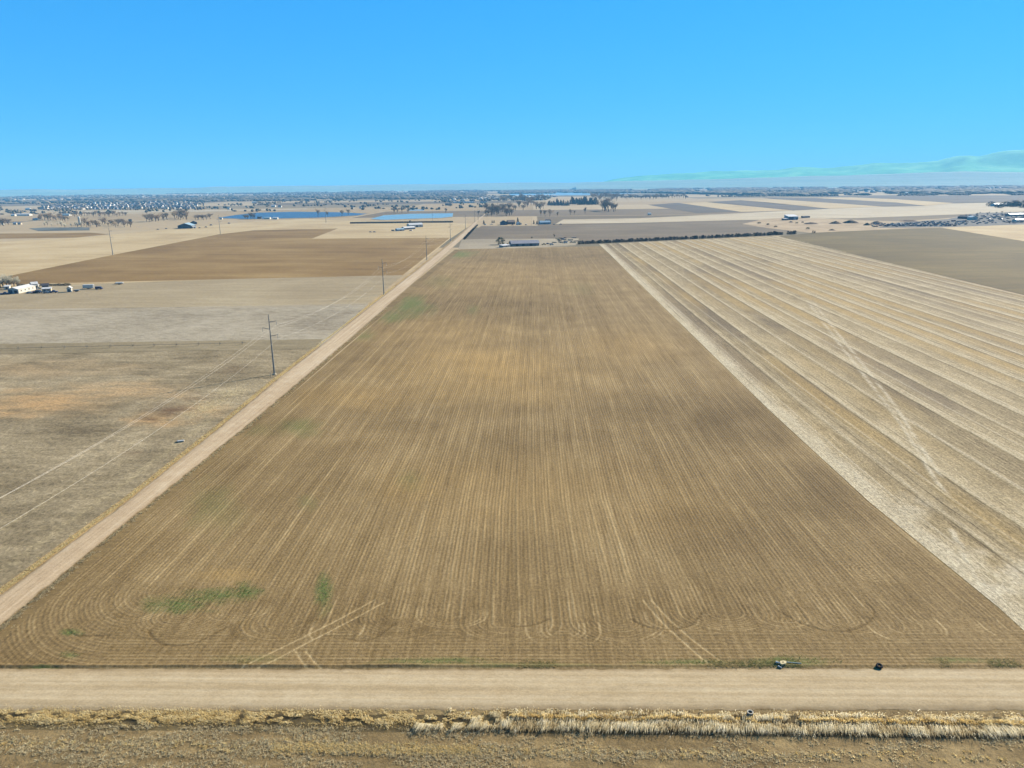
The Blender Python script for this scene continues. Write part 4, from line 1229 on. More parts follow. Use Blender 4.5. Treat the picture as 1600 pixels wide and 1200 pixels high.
gable('wall', 'roof', o, L, 4, 2.9, 1.0, 'y', K_white, R_white); door(o, L * .45, 1.4, 2.1)
o, L = frame('low_pale_shed', (66, 456), (80, 455.2), 'long low pale shed in the middle of the farmstead', 'shed')
gable('wall', 'roof', o, L, 4, 1.9, .5, 'x', K_cream, R_white, mono=True); door(o, L * .3, 1.4, 1.7); front_windows(o, [L * .6, L * .8], .8, 1.5, 1.2)
o, L = frame('dark_shed', (66, 451.4), (76, 450.8), 'dark roofed shed behind the low pale shed', 'shed')
gable('wall', 'roof', o, L, 5, 2.3, 1.2, 'x', K_dark, R_dark); door(o, L * .5, 1.6, 2)

# silo at far left
o = tag(empty('silo', G(125, 351.3)), 'slim white silo among the trees at far left', 'silo')
hS = 13 * depth(G(125, 351.3)) / F
def ring(name, parent, r, z0, z1, m, n=20, r2=None, cap=True):
    v, f = [], []
    for z, rr in ((z0, r), (z1, r if r2 is None else r2)):
        for k in range(n): v.append((rr * math.cos(2 * math.pi * k / n), rr * math.sin(2 * math.pi * k / n), z))
    f = [(k, (k + 1) % n, n + (k + 1) % n, n + k) for k in range(n)]
    if cap: f += [tuple(range(n, 2 * n)), tuple(range(n))[::-1]]
    return link(name, mesh(name, v, f, m), parent)
ring('tower', o, 2.3, 0, hS * .86, K_white); ring('dome', o, 2.5, hS * .86, hS, R_white, r2=.7)

# far buildings picked out by their white walls
for px, py, w, lab in ((55, 344.2, 8, 'low white shed with a long roof left of the silo thicket'), (35, 337.4, 22, 'long pale barn above the trees at far left'), (20, 337.8, 6, 'white hut beside the long pale barn at far left'),
                       (43, 328.4, 7, 'white farmhouse left of the tract houses'), (23, 351, 5, 'cream hut by the left edge trees'), (30, 351, 5, 'pale trailer home right of the cream hut by the left edge trees'),
                       (4, 351, 3, 'tiny pale shed at the very left edge'), (101, 337.5, 14, 'pale flat roof between the silo trees and the tract houses'),
                       (203, 347.4, 4, 'tall white hut in the trees left of the dark gabled barn'), (345, 343, 4, 'white cabin at the left tip of the reservoir'), (357, 327.5, 4, 'small white house on the far bank of the reservoir'),
                       (417, 342.6, 9, 'white shed row on the near reservoir shore'), (430, 342.8, 7, 'white trailer on the near reservoir shore'), (405, 342, 6, 'dark roofed cabin on the near reservoir shore'),
                       (427, 323.6, 6, 'white house above the left part of the reservoir'), (437, 324, 5, 'grey house right of the white house above the reservoir'), (551, 326.4, 3, 'white hut left above the bright blue pond'), (563, 326, 3, 'second white hut above the bright blue pond'),
                       (398, 318, 8, 'pale farmhouse far above the reservoir'), (700, 321, 9, 'dark low shed on the straw plain above the pond'), (480, 315, 6, 'pale house left of the far dark fields'), (772, 312, 10, 'pale peach building by the white greenhouses'),
                       (756, 317.4, 12, 'grey roofed building right of the white greenhouses'), (1455, 302.8, 12, 'white building in the far town at right'), (1420, 303, 10, 'cream building in the far town at right'), (1015, 336, 5, 'tiny white hut on the pale strip field')):
    c = G(px, py); s = depth(c) / F
    o, L = frame('far_building', (px - w / 2, py), (px + w / 2, py - .011 * w), lab, 'building')
    dk = 'dark' in lab
    hgt = min(5.5, max(2.6, 2.2 * s))
    gable('wall', 'roof', o, L, min(14, L * .8), hgt * (1.6 if 'tall' in lab else 1), hgt * .5, 'x', K_dark if dk else (K_cream if 'cream' in lab or 'peach' in lab else K_white), R_dark if dk or 'grey' in lab else random.choice([R_white, R_blue, R_grey]))
for i in range(7):
    o, L = frame('white_greenhouse', (712 + i * 4.3, 317.2 - i * .05), (715.9 + i * 4.3, 317.1 - i * .05), 'white gabled greenhouse in the row at the end of the side road', 'greenhouse', 'row of white greenhouses')
    gable('wall', 'roof', o, L, 22, 2.6, 2.2, 'y', K_white, R_white)

# tract houses
T_wall = tinted('tract_walls', [(.42, .39, .35, 1), (.26, .24, .22, 1), (.6, .58, .54, 1), (.32, .27, .22, 1), (.22, .22, .23, 1), (.42, .36, .28, 1)])
T_roof = tinted('tract_roofs', [lin(88, 92, 104), lin(110, 104, 100), lin(76, 82, 94), lin(126, 112, 102), lin(96, 100, 110)])
def house_proto(L, D, wh, rh, al):
    r = empty('proto'); w, q = gable('wall', 'roof', r, L, D, wh, rh, al, T_wall, T_roof, x0=-L / 2, y0=-D / 2, over=.5)
    ms = (w.data, q.data)
    for x in (w, q, r): bpy.data.objects.remove(x)
    return ms
HP = [house_proto(13, 11, 5.2, 3.2, 'x'), house_proto(11, 13, 5.4, 3.4, 'y'), house_proto(15, 11, 3.6, 3.2, 'x'), house_proto(10, 10, 6, 3, 'y')]
for y0, xa, xb, stp in ((327.0, 66, 304, 5.6), (325.0, 70, 306, 5.8), (323.2, 84, 310, 6.0), (319.6, 140, 300, 7.5), (317.0, 142, 290, 9.0), (320.8, 205, 310, 7.0)):
    x = xa
    row = {327.0: 'front row', 325.0: 'second row', 323.2: 'third row', 319.6: 'back row', 317.0: 'farthest row', 320.8: 'right back row'}[y0]
    while x < xb:
        p = G(x + random.uniform(-1.5, 1.5), y0 + random.uniform(-.9, .9) - x * .004)
        o = empty('tract_house', p, random.choice([0, math.pi / 2]) + random.uniform(-.25, .25))
        a, b = random.choice(HP)
        for nm, me in (('wall', a), ('roof', b)): link(nm, me, o)
        tag(o, 'two storey tract house in the %s of the far subdivision' % row, 'house', 'tract houses, ' + row)
        x += stp * random.uniform(.75, 1.25)

# board windbreak under the pond
o, L = frame('windbreak_fence', (547, 349.4), (708, 347.6), 'long straight brown board windbreak below the blue pond', 'fence')
K_board = plain('weathered_boards', lin(112, 94, 78))
nb = 60
me_b = None
for i in range(nb):
    x0_, x1_ = L * i / nb, L * (i + 1) / nb - .12
    if me_b is None:
        v, f = [], []; box(v, f, 0, x1_ - x0_, -.15, .15, 0, 3.0, True); me_b = mesh('board_panel', v, f, K_board)
    link('board_panel', me_b, o, (x0_, 0, .02 + .12 * random.random()))

# brown earth piles in the yard
K_pile = soil_mat('pile_earth', lin(104, 88, 74), lin(126, 106, 88), lin(152, 132, 110), (1 / 4, 1 / 4), 0, 1 / 10, .8)
def mound(px, py, wpx, hpx, lab, grp=None, dm=.5):
    c = G(px, py); s = depth(c) / F
    rx, rz = wpx * s / 2, hpx * s
    X, Y = np.meshgrid(np.linspace(-1, 1, 25), np.linspace(-1, 1, 21))
    r = np.sqrt(X * X + Y * Y)
    sd = random.randint(0, 999)
    Z = np.clip(1 - r ** 1.6, 0, 1) * (0.55 + .9 * snoise(X * 3 + 9, Y * 3 + 9, sd, 4)) * rz
    me = np_mesh('earth_pile', np.stack([X * rx, Y * rx * dm * 1.4, Z], -1).reshape(-1, 3), grid_quads(*X.shape), K_pile, None, True)
    tag(link('earth_pile', me, None, (c.x, c.y, .1), random.uniform(-.2, .2)), lab, 'earth pile', grp)
mound(1305, 349.5, 20, 3.4, 'left one of two big brown earth piles beside the junkyard')
mound(1329, 348.5, 26, 4.6, 'right one of two big brown earth piles beside the junkyard')
mound(1267, 350, 24, 3.0, 'flat grey brown earth pile below the steel shed')
mound(1355, 352, 14, 3.0, 'small dark earth pile at the left end of the junkyard')
mound(1370, 348, 18, 2.4, 'low brown pile behind the left end of the junkyard')
mound(1236, 347.5, 8, 1.6, 'small brown mound in front of the steel shed')
mound(1300, 360, 12, 1.8, 'low pale mound near the end of the hedge')
mound(1420, 346, 30, 2.4, 'long low brown bank above the junkyard cars')

# ------------------------------------------------------------------ vehicles
V_tyre = plain('tyre_rubber', lin(42, 42, 44), .9)
V_paint = tinted('car_paint', [lin(60, 78, 104), lin(186, 190, 196), lin(96, 110, 128), lin(150, 60, 52), lin(46, 50, 58), lin(224, 224, 222), lin(110, 134, 160), lin(138, 128, 112), lin(70, 84, 96), lin(196, 206, 212)], .4, .5)
def prism(v, f, prof, y0, y1, yt=None):
    """side profile (x,z) extruded across y"""
    i, n = len(v), len(prof)
    for y in (y0, y1): v.extend([(x, y, z) for x, z in prof])
    f.append(tuple(range(i, i + n))); f.append(tuple(range(i + n, i + 2 * n))[::-1])
    f.extend([(i + k, i + n + k, i + n + (k + 1) % n, i + (k + 1) % n) for k in range(n)])
def wheel_mesh(r=.33, w=.22, m=None):
    v, f = [], []
    n = 14
    for y in (-w / 2, w / 2):
        for k in range(n): v.append((r * math.cos(2 * math.pi * k / n), y, r * math.sin(2 * math.pi * k / n)))
    f = [(k, n + k, n + (k + 1) % n, (k + 1) % n) for k in range(n)] + [tuple(range(n)), tuple(range(n, 2 * n))[::-1]]
    return mesh('wheel', v, f, m or V_tyre)
BODY = {'sedan': [(-2.25, .3), (2.2, .3), (2.28, .62), (1.2, .86), (-1.5, .92), (-2.25, .85)],
        'pickup': [(-2.7, .45), (2.6, .45), (2.7, .8), (2.55, 1.08), (1.2, 1.15), (-2.7, 1.15)],
        'van': [(-2.5, .4), (2.4, .4), (2.5, .8), (1.9, 1.15), (-2.5, 1.2)]}
CAB = {'sedan': [(1.05, .86), (.35, 1.38), (-1.0, 1.4), (-1.7, .92)], 'pickup': [(1.15, 1.13), (.6, 1.78), (-.6, 1.8), (-.85, 1.14)], 'van': [(1.85, 1.14), (1.2, 1.95), (-2.4, 2.0), (-2.5, 1.18)]}
def car_meshes(kind, paint):
    out = []
    v, f = [], []; prism(v, f, BODY[kind], -.88, .88); out.append(('body', mesh('body', v, f, paint)))
    v, f = [], []; prism(v, f, CAB[kind], -.76, .76); out.append(('cabin', mesh('cabin', v, f, K_glass)))
    top = max(z for _, z in CAB[kind]); xs_ = [x for x, z in CAB[kind] if z > top - .1]
    v, f = [], []; box(v, f, min(xs_) - .05, max(xs_) + .05, -.78, .78, top - .03, top + .06, True); out.append(('roof', mesh('roof', v, f, paint)))
    return out
WH = wheel_mesh()
def car(px, py, kind, paint, rz, lab, grp=None, parts=True, cache={}):
    if (kind, paint.name) not in cache: cache[(kind, paint.name)] = car_meshes(kind, paint)
    o = tag(empty({'sedan': 'parked_car', 'pickup': 'pickup_truck', 'van': 'van'}[kind], G(px, py), rz), lab, {'sedan': 'car', 'pickup': 'pickup', 'van': 'van'}[kind], grp)
    o.location.z = .09
    for n_, me in cache[(kind, paint.name)]: link(n_, me, o)
    for sx in (-1, 1):
        for sy in (-1, 1): link('wheel', WH, o, (1.38 * sx * (1.12 if kind != 'sedan' else 1), .8 * sy, .33))
    return o
P_white, P_navy, P_dark, P_grey, P_red = (plain(n_, c_, .35, .5, vary=.04) for n_, c_ in (('white_paint', lin(240, 240, 238)), ('navy_paint', lin(36, 50, 110)), ('dark_paint', lin(40, 42, 50)), ('grey_paint', lin(150, 156, 164)), ('red_paint', lin(150, 40, 38))))
car(84, 457.6, 'pickup', P_navy, .2, 'dark navy pickup between the low pale shed and the white hut')
car(73, 458.4, 'sedan', P_grey, .4, 'grey car in front of the low pale shed')
car(47, 458.6, 'sedan', P_white, .1, 'white car in front of the long white barn wall')
car(55, 458, 'sedan', P_red, 1.2, 'dull red car beside the white car at the farmstead')
car(8, 460.4, 'pickup', P_navy, .5, 'dark blue pickup at the grey gable of the long white barn')
car(155, 452.2, 'van', P_navy, .1, 'bright dark blue van alone in the tan field by the farmstead')
car(61, 458, 'van', P_dark, -.3, 'dark van by the middle of the farmstead yard')

def trailer(px, py, L, W, H, rz, lab, m):
    o = tag(empty('box_trailer', G(px, py), rz), lab, 'trailer')
    o.location.z = .09
    box_part('box', o, m, -L / 2, L / 2, -W / 2, W / 2, .75, H)
    box_part('chassis', o, V_tyre, -L / 2 - 1.2, L / 2, -.4, .4, .5, .72)
    box_part('door', o, P_grey, L / 2 + .01, L / 2 + .06, -W / 2 + .15, W / 2 - .15, .85, H - .15)
    for sx in (-.4, .5):
        for sy in (-1, 1): link('wheel', WH, o, (sx, sy * (W / 2 - .1), .33))
trailer(139, 451.6, 7.2, 2.4, 3.1, .12, 'white box trailer right of the white hut', P_white)
trailer(187, 444.4, 5.5, 2.2, 1.5, .1, 'low white trailer at the edge of the brown ploughed field', P_white)
trailer(120, 455.8, 3.2, 1.6, 1.4, .3, 'small grey trailer between the white hut and the box trailer', P_grey)
for i, (px, py, k, pm, lab) in enumerate(((312, 356.5, 'sedan', P_dark, 'dark car right of the white end shed of the metal barn'), (322, 355.4, 'pickup', P_dark, 'dark pickup farther right of the metal barn'), (260, 357.6, 'sedan', P_grey, 'grey car left of the metal barn'),
        (247, 359, 'sedan', P_grey, 'leftmost grey car at the metal barn yard'), (330, 352.4, 'van', P_grey, 'grey van near the far pole by the reservoir'), (358, 349.5, 'van', P_grey, 'grey van on the grass below the reservoir'),
        (585, 363, 'sedan', P_dark, 'dark car left of the white roofed farm'), (579, 363, 'sedan', P_grey, 'grey car at the left end of the white roofed farm yard'), (642, 361, 'pickup', P_navy, 'navy pickup in front of the white roofed house'), (614, 361, 'van', P_grey, 'grey van beside the pale blue shed'),
        (758, 351.6, 'van', P_white, 'white van by the road bend left of the houses'), (768, 351.2, 'pickup', P_white, 'white pickup left of the dark roofed house'), (801, 352, 'sedan', P_red, 'red car in front of the brown roofed house'), (822, 351.8, 'sedan', P_grey, 'grey car between the farmhouses'),
        (866, 351, 'sedan', P_grey, 'grey car right of the pale blue house'), (876, 351, 'pickup', P_grey, 'grey pickup farther right of the pale blue house'))):
    car(px, py, k, pm, random.uniform(-.4, .4), lab)

# scrap heap beside the long barn
K_lumber = [plain('pale_lumber', lin(208, 192, 160)), plain('grey_lumber', lin(168, 160, 146)), plain('dark_lumber', lin(106, 96, 84))]
def lumber(px, py, L, n, rz, m, lab, grp=None):
    o = tag(empty('lumber_pile', G(px, py), rz), lab, 'lumber pile', grp)
    o.location.z = .07
    v, f = [], []; box(v, f, -L / 2, L / 2, -.22, .22, 0, .3, True); me = mesh('plank', v, f, m)
    k = 0
    for lv in range(3):
        for j in range(n - lv): link('plank', me, o, (random.uniform(-.4, .4), (j - (n - lv - 1) / 2) * .5, lv * .31), random.uniform(-.06, .06))
for i in range(26):
    t = random.random()
    px, py = 866 + 34 * t, 379.5 - 8 * random.random() - 3 * t * 0
    lumber(px, py, random.uniform(3, 6), random.choice((4, 5, 6)), random.uniform(-.6, .9), random.choice(K_lumber), 'weathered lumber pile in the scrap heap right of the long barn', 'lumber piles in the scrap heap')
for px, py, k, pm, lab in ((862, 383, 'van', P_white, 'white van in front of the scrap heap'), (850, 382.6, 'pickup', plain('mustard_paint', lin(176, 156, 84)), 'mustard pickup at the right end of the long barn'), (856, 381.5, 'sedan', P_dark, 'dark car right of the long barn'), (884, 380, 'van', P_white, 'white van in the middle of the scrap heap'), (880, 374, 'sedan', P_grey, 'grey car at the back of the scrap heap'), (893, 379, 'sedan', P_dark, 'dark car at the right of the scrap heap')):
    car(px, py, k, pm, random.uniform(-.5, .8), lab)

# junkyard cars: one mesh each, far and tiny
def junk_mesh(kind):
    ms = car_meshes(kind, V_paint)
    v, f, idx = [], [], []
    for k, (_, me) in enumerate(ms):
        o = len(v)
        v += [tuple(q.co) for q in me.vertices]
        for p in me.polygons: f.append(tuple(o + i for i in p.vertices)); idx.append(1 if k == 1 else 0)
    for sx in (-1, 1):
        for sy in (-1, 1):
            o = len(v)
            v += [(q.co.x + 1.38 * sx, q.co.y + .8 * sy, q.co.z + .33) for q in WH.vertices]
            for p in WH.polygons: f.append(tuple(o + i for i in p.vertices)); idx.append(2)
    return mesh('junk_car', v, f, [V_paint, K_glass, V_tyre], idx)
JM = [junk_mesh(k) for k in ('sedan', 'sedan', 'pickup', 'van')]
cnt = 0
for x0, x1, ya, yb, num, lab in ((1362, 1440, 349.5, 355.0, 80, 'left part'), (1440, 1510, 346.5, 354.0, 85, 'middle part'), (1510, 1602, 335.5, 350.5, 125, 'right part')):
    for i in range(num):
        t = (i + random.random()) / num
        yy_ = random.uniform(ya, yb) - t * 1.0
        o = link('junk_car', random.choice(JM), None, G(x0 + (x1 - x0) * t, yy_), random.choice((.1, 1.7, -1.4, .1, 3.2)) + random.gauss(0, .12))
        o.location.z = .12
        tag(o, 'old wrecked car in the %s of the junkyard at right' % lab, 'car', 'junkyard cars, ' + lab)

# ------------------------------------------------------------------ power lines
K_steel = plain('weathered_steel', lin(150, 156, 158), .6, .3, .2, .15, .6)
K_ins = plain('insulator_glass', lin(200, 208, 212), .3, .5)
K_wire = plain('aluminium_wire', lin(250, 246, 236), .5, .5, .0, .02)
def pole_parts(H):
    out = []
    v, f = [], []; tube(v, f, Vector((0, 0, 0)), Vector((0, 0, H)), .36, .14, 12); f.append(tuple(range(12, 24))); out.append(('shaft', mesh('shaft', v, f, K_steel, smooth=False), None))
    v, f = [], []; tube(v, f, Vector((0, 0, 0)), Vector((0, 0, .35)), .75, .7, 12); f.append(tuple(range(12, 24))); out.append(('footing', mesh('footing', v, f, K_cream), None))
    for z, s in ((H - 2.9, 1), (H - 5.6, -1), (H - 8.3, 1)):
        v, f = [], []; tube(v, f, Vector((.1 * s, 0, z)), Vector((1.5 * s, 0, z + .22)), .14, .11, 6); tube(v, f, Vector((1.5 * s, 0, z + .22)), Vector((2.8 * s, 0, z + .55)), .11, .07, 6)
        arm = mesh('arm', v, f, K_steel)
        v, f = [], []
        for k in range(6): tube(v, f, Vector((2.75 * s, 0, z + .45 - k * .26)), Vector((2.75 * s, 0, z + .25 - k * .26)), .07 if k % 2 else .13, .13 if k % 2 else .07, 8)
        out.append(('arm', arm, mesh('insulator', v, f, K_ins)))
    return out
POLE = pole_parts(23.5)
ATT = [(2.75, 23.5 - 2.9 - 1.1), (-2.75, 23.5 - 5.6 - 1.1), (2.75, 23.5 - 8.3 - 1.1)]
def pole(p, lab, grp=None, s=1.0, rz=0.0):
    o = tag(empty('power_pole', p, rz), lab, 'power pole', grp)
    o.scale = (s, s, s)
    for n_, me, sub in POLE:
        a = link(n_, me, o)
        if sub: link('insulator', sub, a)
    return p
def wires(ps, s, labs, sag=4.8, r=.016):
    for (ax, az), lab in zip(ATT, labs):
        pts = []
        for a, b in zip(ps[:-1], ps[1:]):
            for k in range(20):
                t = k / 20
                q = a.lerp(b, t)
                pts.append(Vector((q.x + ax * s, q.y, az * s - sag * s * 4 * t * (1 - t))))
        pts.append(Vector((ps[-1].x + ax * s, ps[-1].y, az * s)))
        v, f = [], []
        for k, c in enumerate(pts):
            for dx, dz in ((r, 0), (0, r), (-r, 0), (0, -r)): v.append((c.x + dx, c.y, c.z + dz))
            if k:
                i = (k - 1) * 4
                f += [(i + j, i + (j + 1) % 4, i + 4 + (j + 1) % 4, i + 4 + j) for j in range(4)]
        tag(link('power_wire', mesh('power_wire', v, f, K_wire)), lab, 'wire')
ps = [Vector((-101.1, 55, 0))]
pole(ps[0], 'steel power pole left of the camera, outside the left edge')
for (px, py), lab in (((429, 585), 'nearest grey steel power pole beside the side road'), ((600, 460), 'second grey steel power pole along the side road'), ((667, 406.3), 'third steel power pole along the side road, before the brown field end'),
                      ((704, 377), 'fourth steel power pole along the side road, below the white roofed farm'), ((727.4, 357.2), 'fifth steel power pole along the side road'), ((742, 347.3), 'left one of the twin poles at the road bend')):
    ps.append(pole(G(px, py), lab))
wires(ps, 1.0, ['upper right wire of the pole line along the side road', 'left wire of the pole line along the side road', 'lower right wire of the pole line along the side road'])
pole(G(747.2, 344.2), 'right one of the twin poles at the road bend')
for px, py, s, lab in ((676, 348, .9, 'thin pole standing before the bright blue pond'), (759.5, 338, .9, 'thin pole right of the twin poles'), (770, 333.5, .75, 'first of two faint poles beyond the road bend'), (776.6, 331, .7, 'second of two faint poles beyond the road bend')):
    pole(G(px, py), lab, s=s)
qs = []
for px, py, lab in ((176.5, 398.3, 'leaning looking power pole at the left end of the brown ploughed field edge'), (344.5, 366, 'power pole on the upper edge of the brown ploughed field'), (509.5, 348, 'far power pole before the reservoir, right of the brown field edge')):
    qs.append(pole(G(px, py), lab, s=1.25 if px < 400 else 1.35, rz=-.1))
# small marker post at the foot of the nearest pole
o = tag(empty('marker_post', G(423.5, 589)), 'short pale marker post at the foot of the nearest power pole', 'post')
v, f = [], []; tube(v, f, Vector((0, 0, -.1)), Vector((0, 0, 1.5)), .16, .14, 8); f.append(tuple(range(8, 16))); link('post', mesh('post', v, f, K_cream), o)
v, f = [], []; tube(v, f, Vector((0, 0, 1.5)), Vector((0, 0, 1.62)), .2, .12, 8); f.append(tuple(range(8, 16))); link('cap', mesh('cap', v, f, K_grey), o)

# ------------------------------------------------------------------ irrigation wheel line
a, b = G(-60, 549.0), G(384, 538.6)
o = tag(empty('wheel_line', a, math.atan2(b.y - a.y, b.x - a.x)), 'long irrigation wheel line pipe with spoked wheels in the pasture', 'irrigation line')
L = (b - a).length
K_galv = plain('galvanised_pipe', lin(160, 154, 138), .5, .4, .2)
v, f = [], []; tube(v, f, Vector((0, 0, .95)), Vector((L, 0, .95)), .06, .06, 8); link('pipe', mesh('pipe', v, f, K_galv), o)
v, f = [], []
n = 20
for k in range(n):
    a0, a1 = 2 * math.pi * k / n, 2 * math.pi * (k + 1) / n
    tube(v, f, Vector((0, math.cos(a0) * .95, math.sin(a0) * .95)), Vector((0, math.cos(a1) * .95, math.sin(a1) * .95)), .045, .045, 4)
rim = mesh('rim', v, f, K_galv)
v, f = [], []
for k in range(8):
    a0 = 2 * math.pi * k / 8
    tube(v, f, Vector((0, 0, 0)), Vector((0, math.cos(a0) * .92, math.sin(a0) * .92)), .03, .03, 4)
spk = mesh('spokes', v, f, K_galv)
v, f = [], []; tube(v, f, Vector((-.2, 0, 0)), Vector((.2, 0, 0)), .16, .16, 8); hub = mesh('hub', v, f, K_galv)
for px in (-38, -2, 33, 69, 105, 140, 176, 211, 244, 279, 313, 346, 381):
    t = (G(px, 546 - px * .023) - a).length
    for off in (0.0,):
        w = link('wheel', hub, o, (t + off, 0, .95), random.uniform(-.12, .12))
        link('rim', rim, w); link('spokes', spk, w)

# ------------------------------------------------------------------ small things by the roads
def tyre(px, py, R, r, tilt, lab, z):
    o = tag(empty('old_tyre', G(px, py)), lab, 'tyre')
    o.location.z = z; o.rotation_euler = tilt
    X, Y = np.meshgrid(np.linspace(0, 2 * np.pi, 33), np.linspace(0, 2 * np.pi, 13))
    sq = np.abs(np.cos(Y)) ** .6 * np.sign(np.cos(Y)); sz = np.abs(np.sin(Y)) ** .6 * np.sign(np.sin(Y))
    rr = R + r * sq * (1 + .05 * (np.floor(X * 8) % 2) * (np.cos(Y) > .5))
    co = np.stack([rr * np.cos(X), rr * np.sin(X), 1.1 * r * sz], -1)
    link('rubber', np_mesh('rubber', co.reshape(-1, 3), grid_quads(*X.shape), V_tyre, None, True), o)
    v, f = [], []
    for k in range(32):
        a0, a1 = 2 * math.pi * k / 32, 2 * math.pi * (k + 1) / 32
        tube(v, f, Vector((math.cos(a0) * (R - r), math.sin(a0) * (R - r), 0)), Vector((math.cos(a1) * (R - r), math.sin(a1) * (R - r), 0)), .045, .045, 4)
    link('bead', mesh('bead', v, f, P_dark), o)
tyre(1373.5, 1043.2, .33, .15, (.22, -.12, 0), 'black tyre lying on the bank at the far edge of the near road', .3)

# upright pipe by the reeds
o = tag(empty('standpipe', G(1171.5, 1121)), 'short upright grey concrete pipe with an open dark mouth among the reeds', 'standpipe')
K_conc = plain('concrete', lin(206, 202, 190), vary=.15)
n = 24
v, f = [], []
for R_, z in ((.40, 0), (.40, .85), (.29, .85), (.29, .1)):
    for k in range(n): v.append((R_ * math.cos(2 * math.pi * k / n), R_ * math.sin(2 * math.pi * k / n), z))
for j in range(3): f += [(j * n + k, j * n + (k + 1) % n, (j + 1) * n + (k + 1) % n, (j + 1) * n + k) for k in range(n)]
f.append(tuple(range(3 * n, 4 * n)))
link('pipe', mesh('pipe', v, f, plain('shaded_concrete', lin(120, 118, 112))), o)  # darker than the rim: the shaded side and inside are in the colour
v, f = [], []
for R_, z in ((.43, .82), (.43, .93), (.285, .93), (.285, .82)):
    for k in range(n): v.append((R_ * math.cos(2 * math.pi * k / n), R_ * math.sin(2 * math.pi * k / n), z))
for j in range(4): f += [(j * n + k, j * n + (k + 1) % n, ((j + 1) % 4) * n + (k + 1) % n, ((j + 1) % 4) * n + k) for k in range(n)]
link('rim', mesh('rim', v, f, K_conc), o)

# dumped pipe and block at the field edge
K_pvc = plain('white_plastic_pipe', lin(226, 230, 228), .4, .4)
def pipe_thing(pts, r, lab, m):
    P = [Vector((G(x, y).x, G(x, y).y, z)) for x, y, z in pts]
    v, f = [], []
    for p, q in zip(P[:-1], P[1:]): tube(v, f, p, q, r, r, 8)
    base = P[0].copy(); base.z = 0
    o = tag(empty('plastic_pipe', base), lab, 'pipe')
    link('pipe', mesh('pipe', [x - base for x in v], f, m), o)
    v, f = [], []
    d = (P[1] - P[0]).normalized()
    tube(v, f, P[0] - d * .12, P[0] + d * .12, r * 1.3, r * 1.3, 8)
    link('collar', mesh('collar', [x - base for x in v], f, m), o)
pipe_thing([(1213, 1037.6, .35), (1217, 1038.4, .34), (1222, 1040, .3)], .12, 'short bent white pipe dumped at the field edge beside the cream block', K_pvc)
pipe_thing([(1228, 1037.0, .28), (1240, 1037.6, .25), (1252, 1038.6, .22)], .07, 'long thin pale pipe lying right of the cream block', plain('pale_blue_pipe', lin(190, 206, 200), .4, .4))
pipe_thing([(1216.5, 1043, .22), (1219, 1044, .2), (1221.5, 1045, .18)], .09, 'broken grey white pipe stub nearest the road below the cream block', K_pvc)
o = tag(empty('cream_block', G(1223, 1039), .5), 'cream block with a round hole dumped at the far edge of the near road', 'block')
v, f = [], []
for R_, z in ((.42, 0), (.46, .34), (.14, .36), (.12, .05)):
    for k in range(10):
        jit = 1 + .16 * math.sin(k * 2.3 + 1) * (R_ > .2)
        v.append((R_ * 1.2 * jit * math.cos(2 * math.pi * k / 10), R_ * .85 * jit * math.sin(2 * math.pi * k / 10), z + .15))
f = [(j * 10 + k, j * 10 + (k + 1) % 10, (j + 1) * 10 + (k + 1) % 10, (j + 1) * 10 + k) for j in range(3) for k in range(10)] + [tuple(range(30, 40))]
link('block', mesh('block', v, f, plain('cream_stone', lin(236, 222, 176))), o)
v, f = [], []; tube(v, f, Vector((0, 0, .2)), Vector((0, 0, .23)), .125, .125, 10); f.append(tuple(range(10, 20))); link('hole', mesh('hole', v, f, plain('hole_dirt', lin(120, 104, 74))), o)

# open concrete water box in the pasture
o = tag(empty('water_box', G(282.5, 690), .35), 'small open concrete water box with a white rim in the pasture', 'water box')
o.scale = (.85, .85, .7)
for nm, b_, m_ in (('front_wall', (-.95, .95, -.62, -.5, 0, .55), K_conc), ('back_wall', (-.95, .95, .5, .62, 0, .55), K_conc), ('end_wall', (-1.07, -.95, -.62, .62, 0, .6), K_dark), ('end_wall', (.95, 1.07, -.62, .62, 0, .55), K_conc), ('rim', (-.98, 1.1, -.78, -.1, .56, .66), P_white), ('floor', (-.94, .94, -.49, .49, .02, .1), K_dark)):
    box_part(nm, o, m_, *b_)

# red and white sign at the junction, cut by the left edge
c = G(-5, 1046)
o = tag(empty('road_sign', c), 'red and white sign on a post at the road junction, cut by the left edge', 'road sign')
v, f = [], []; tube(v, f, Vector((0, 0, -.1)), Vector((0, 0, 2.75)), .035, .035, 6); link('post', mesh('post', v, f, K_steel), o)
def octagon(name, R_, y, m, th=.012):
    v, f = [], []
    for yy_ in (y, y + th):
        for k in range(8):
            a0 = math.pi / 8 + k * math.pi / 4
            v.append((R_ * math.cos(a0), yy_, 2.3 + R_ * math.sin(a0)))
    f = [tuple(range(8)), tuple(range(8, 16))[::-1]] + [(k, 8 + k, 8 + (k + 1) % 8, (k + 1) % 8) for k in range(8)]
    return link(name, mesh(name, v, f, m), o)
octagon('border', .42, -.06, P_white); octagon('face', .36, -.075, plain('sign_red', lin(196, 40, 44), .4, .4))

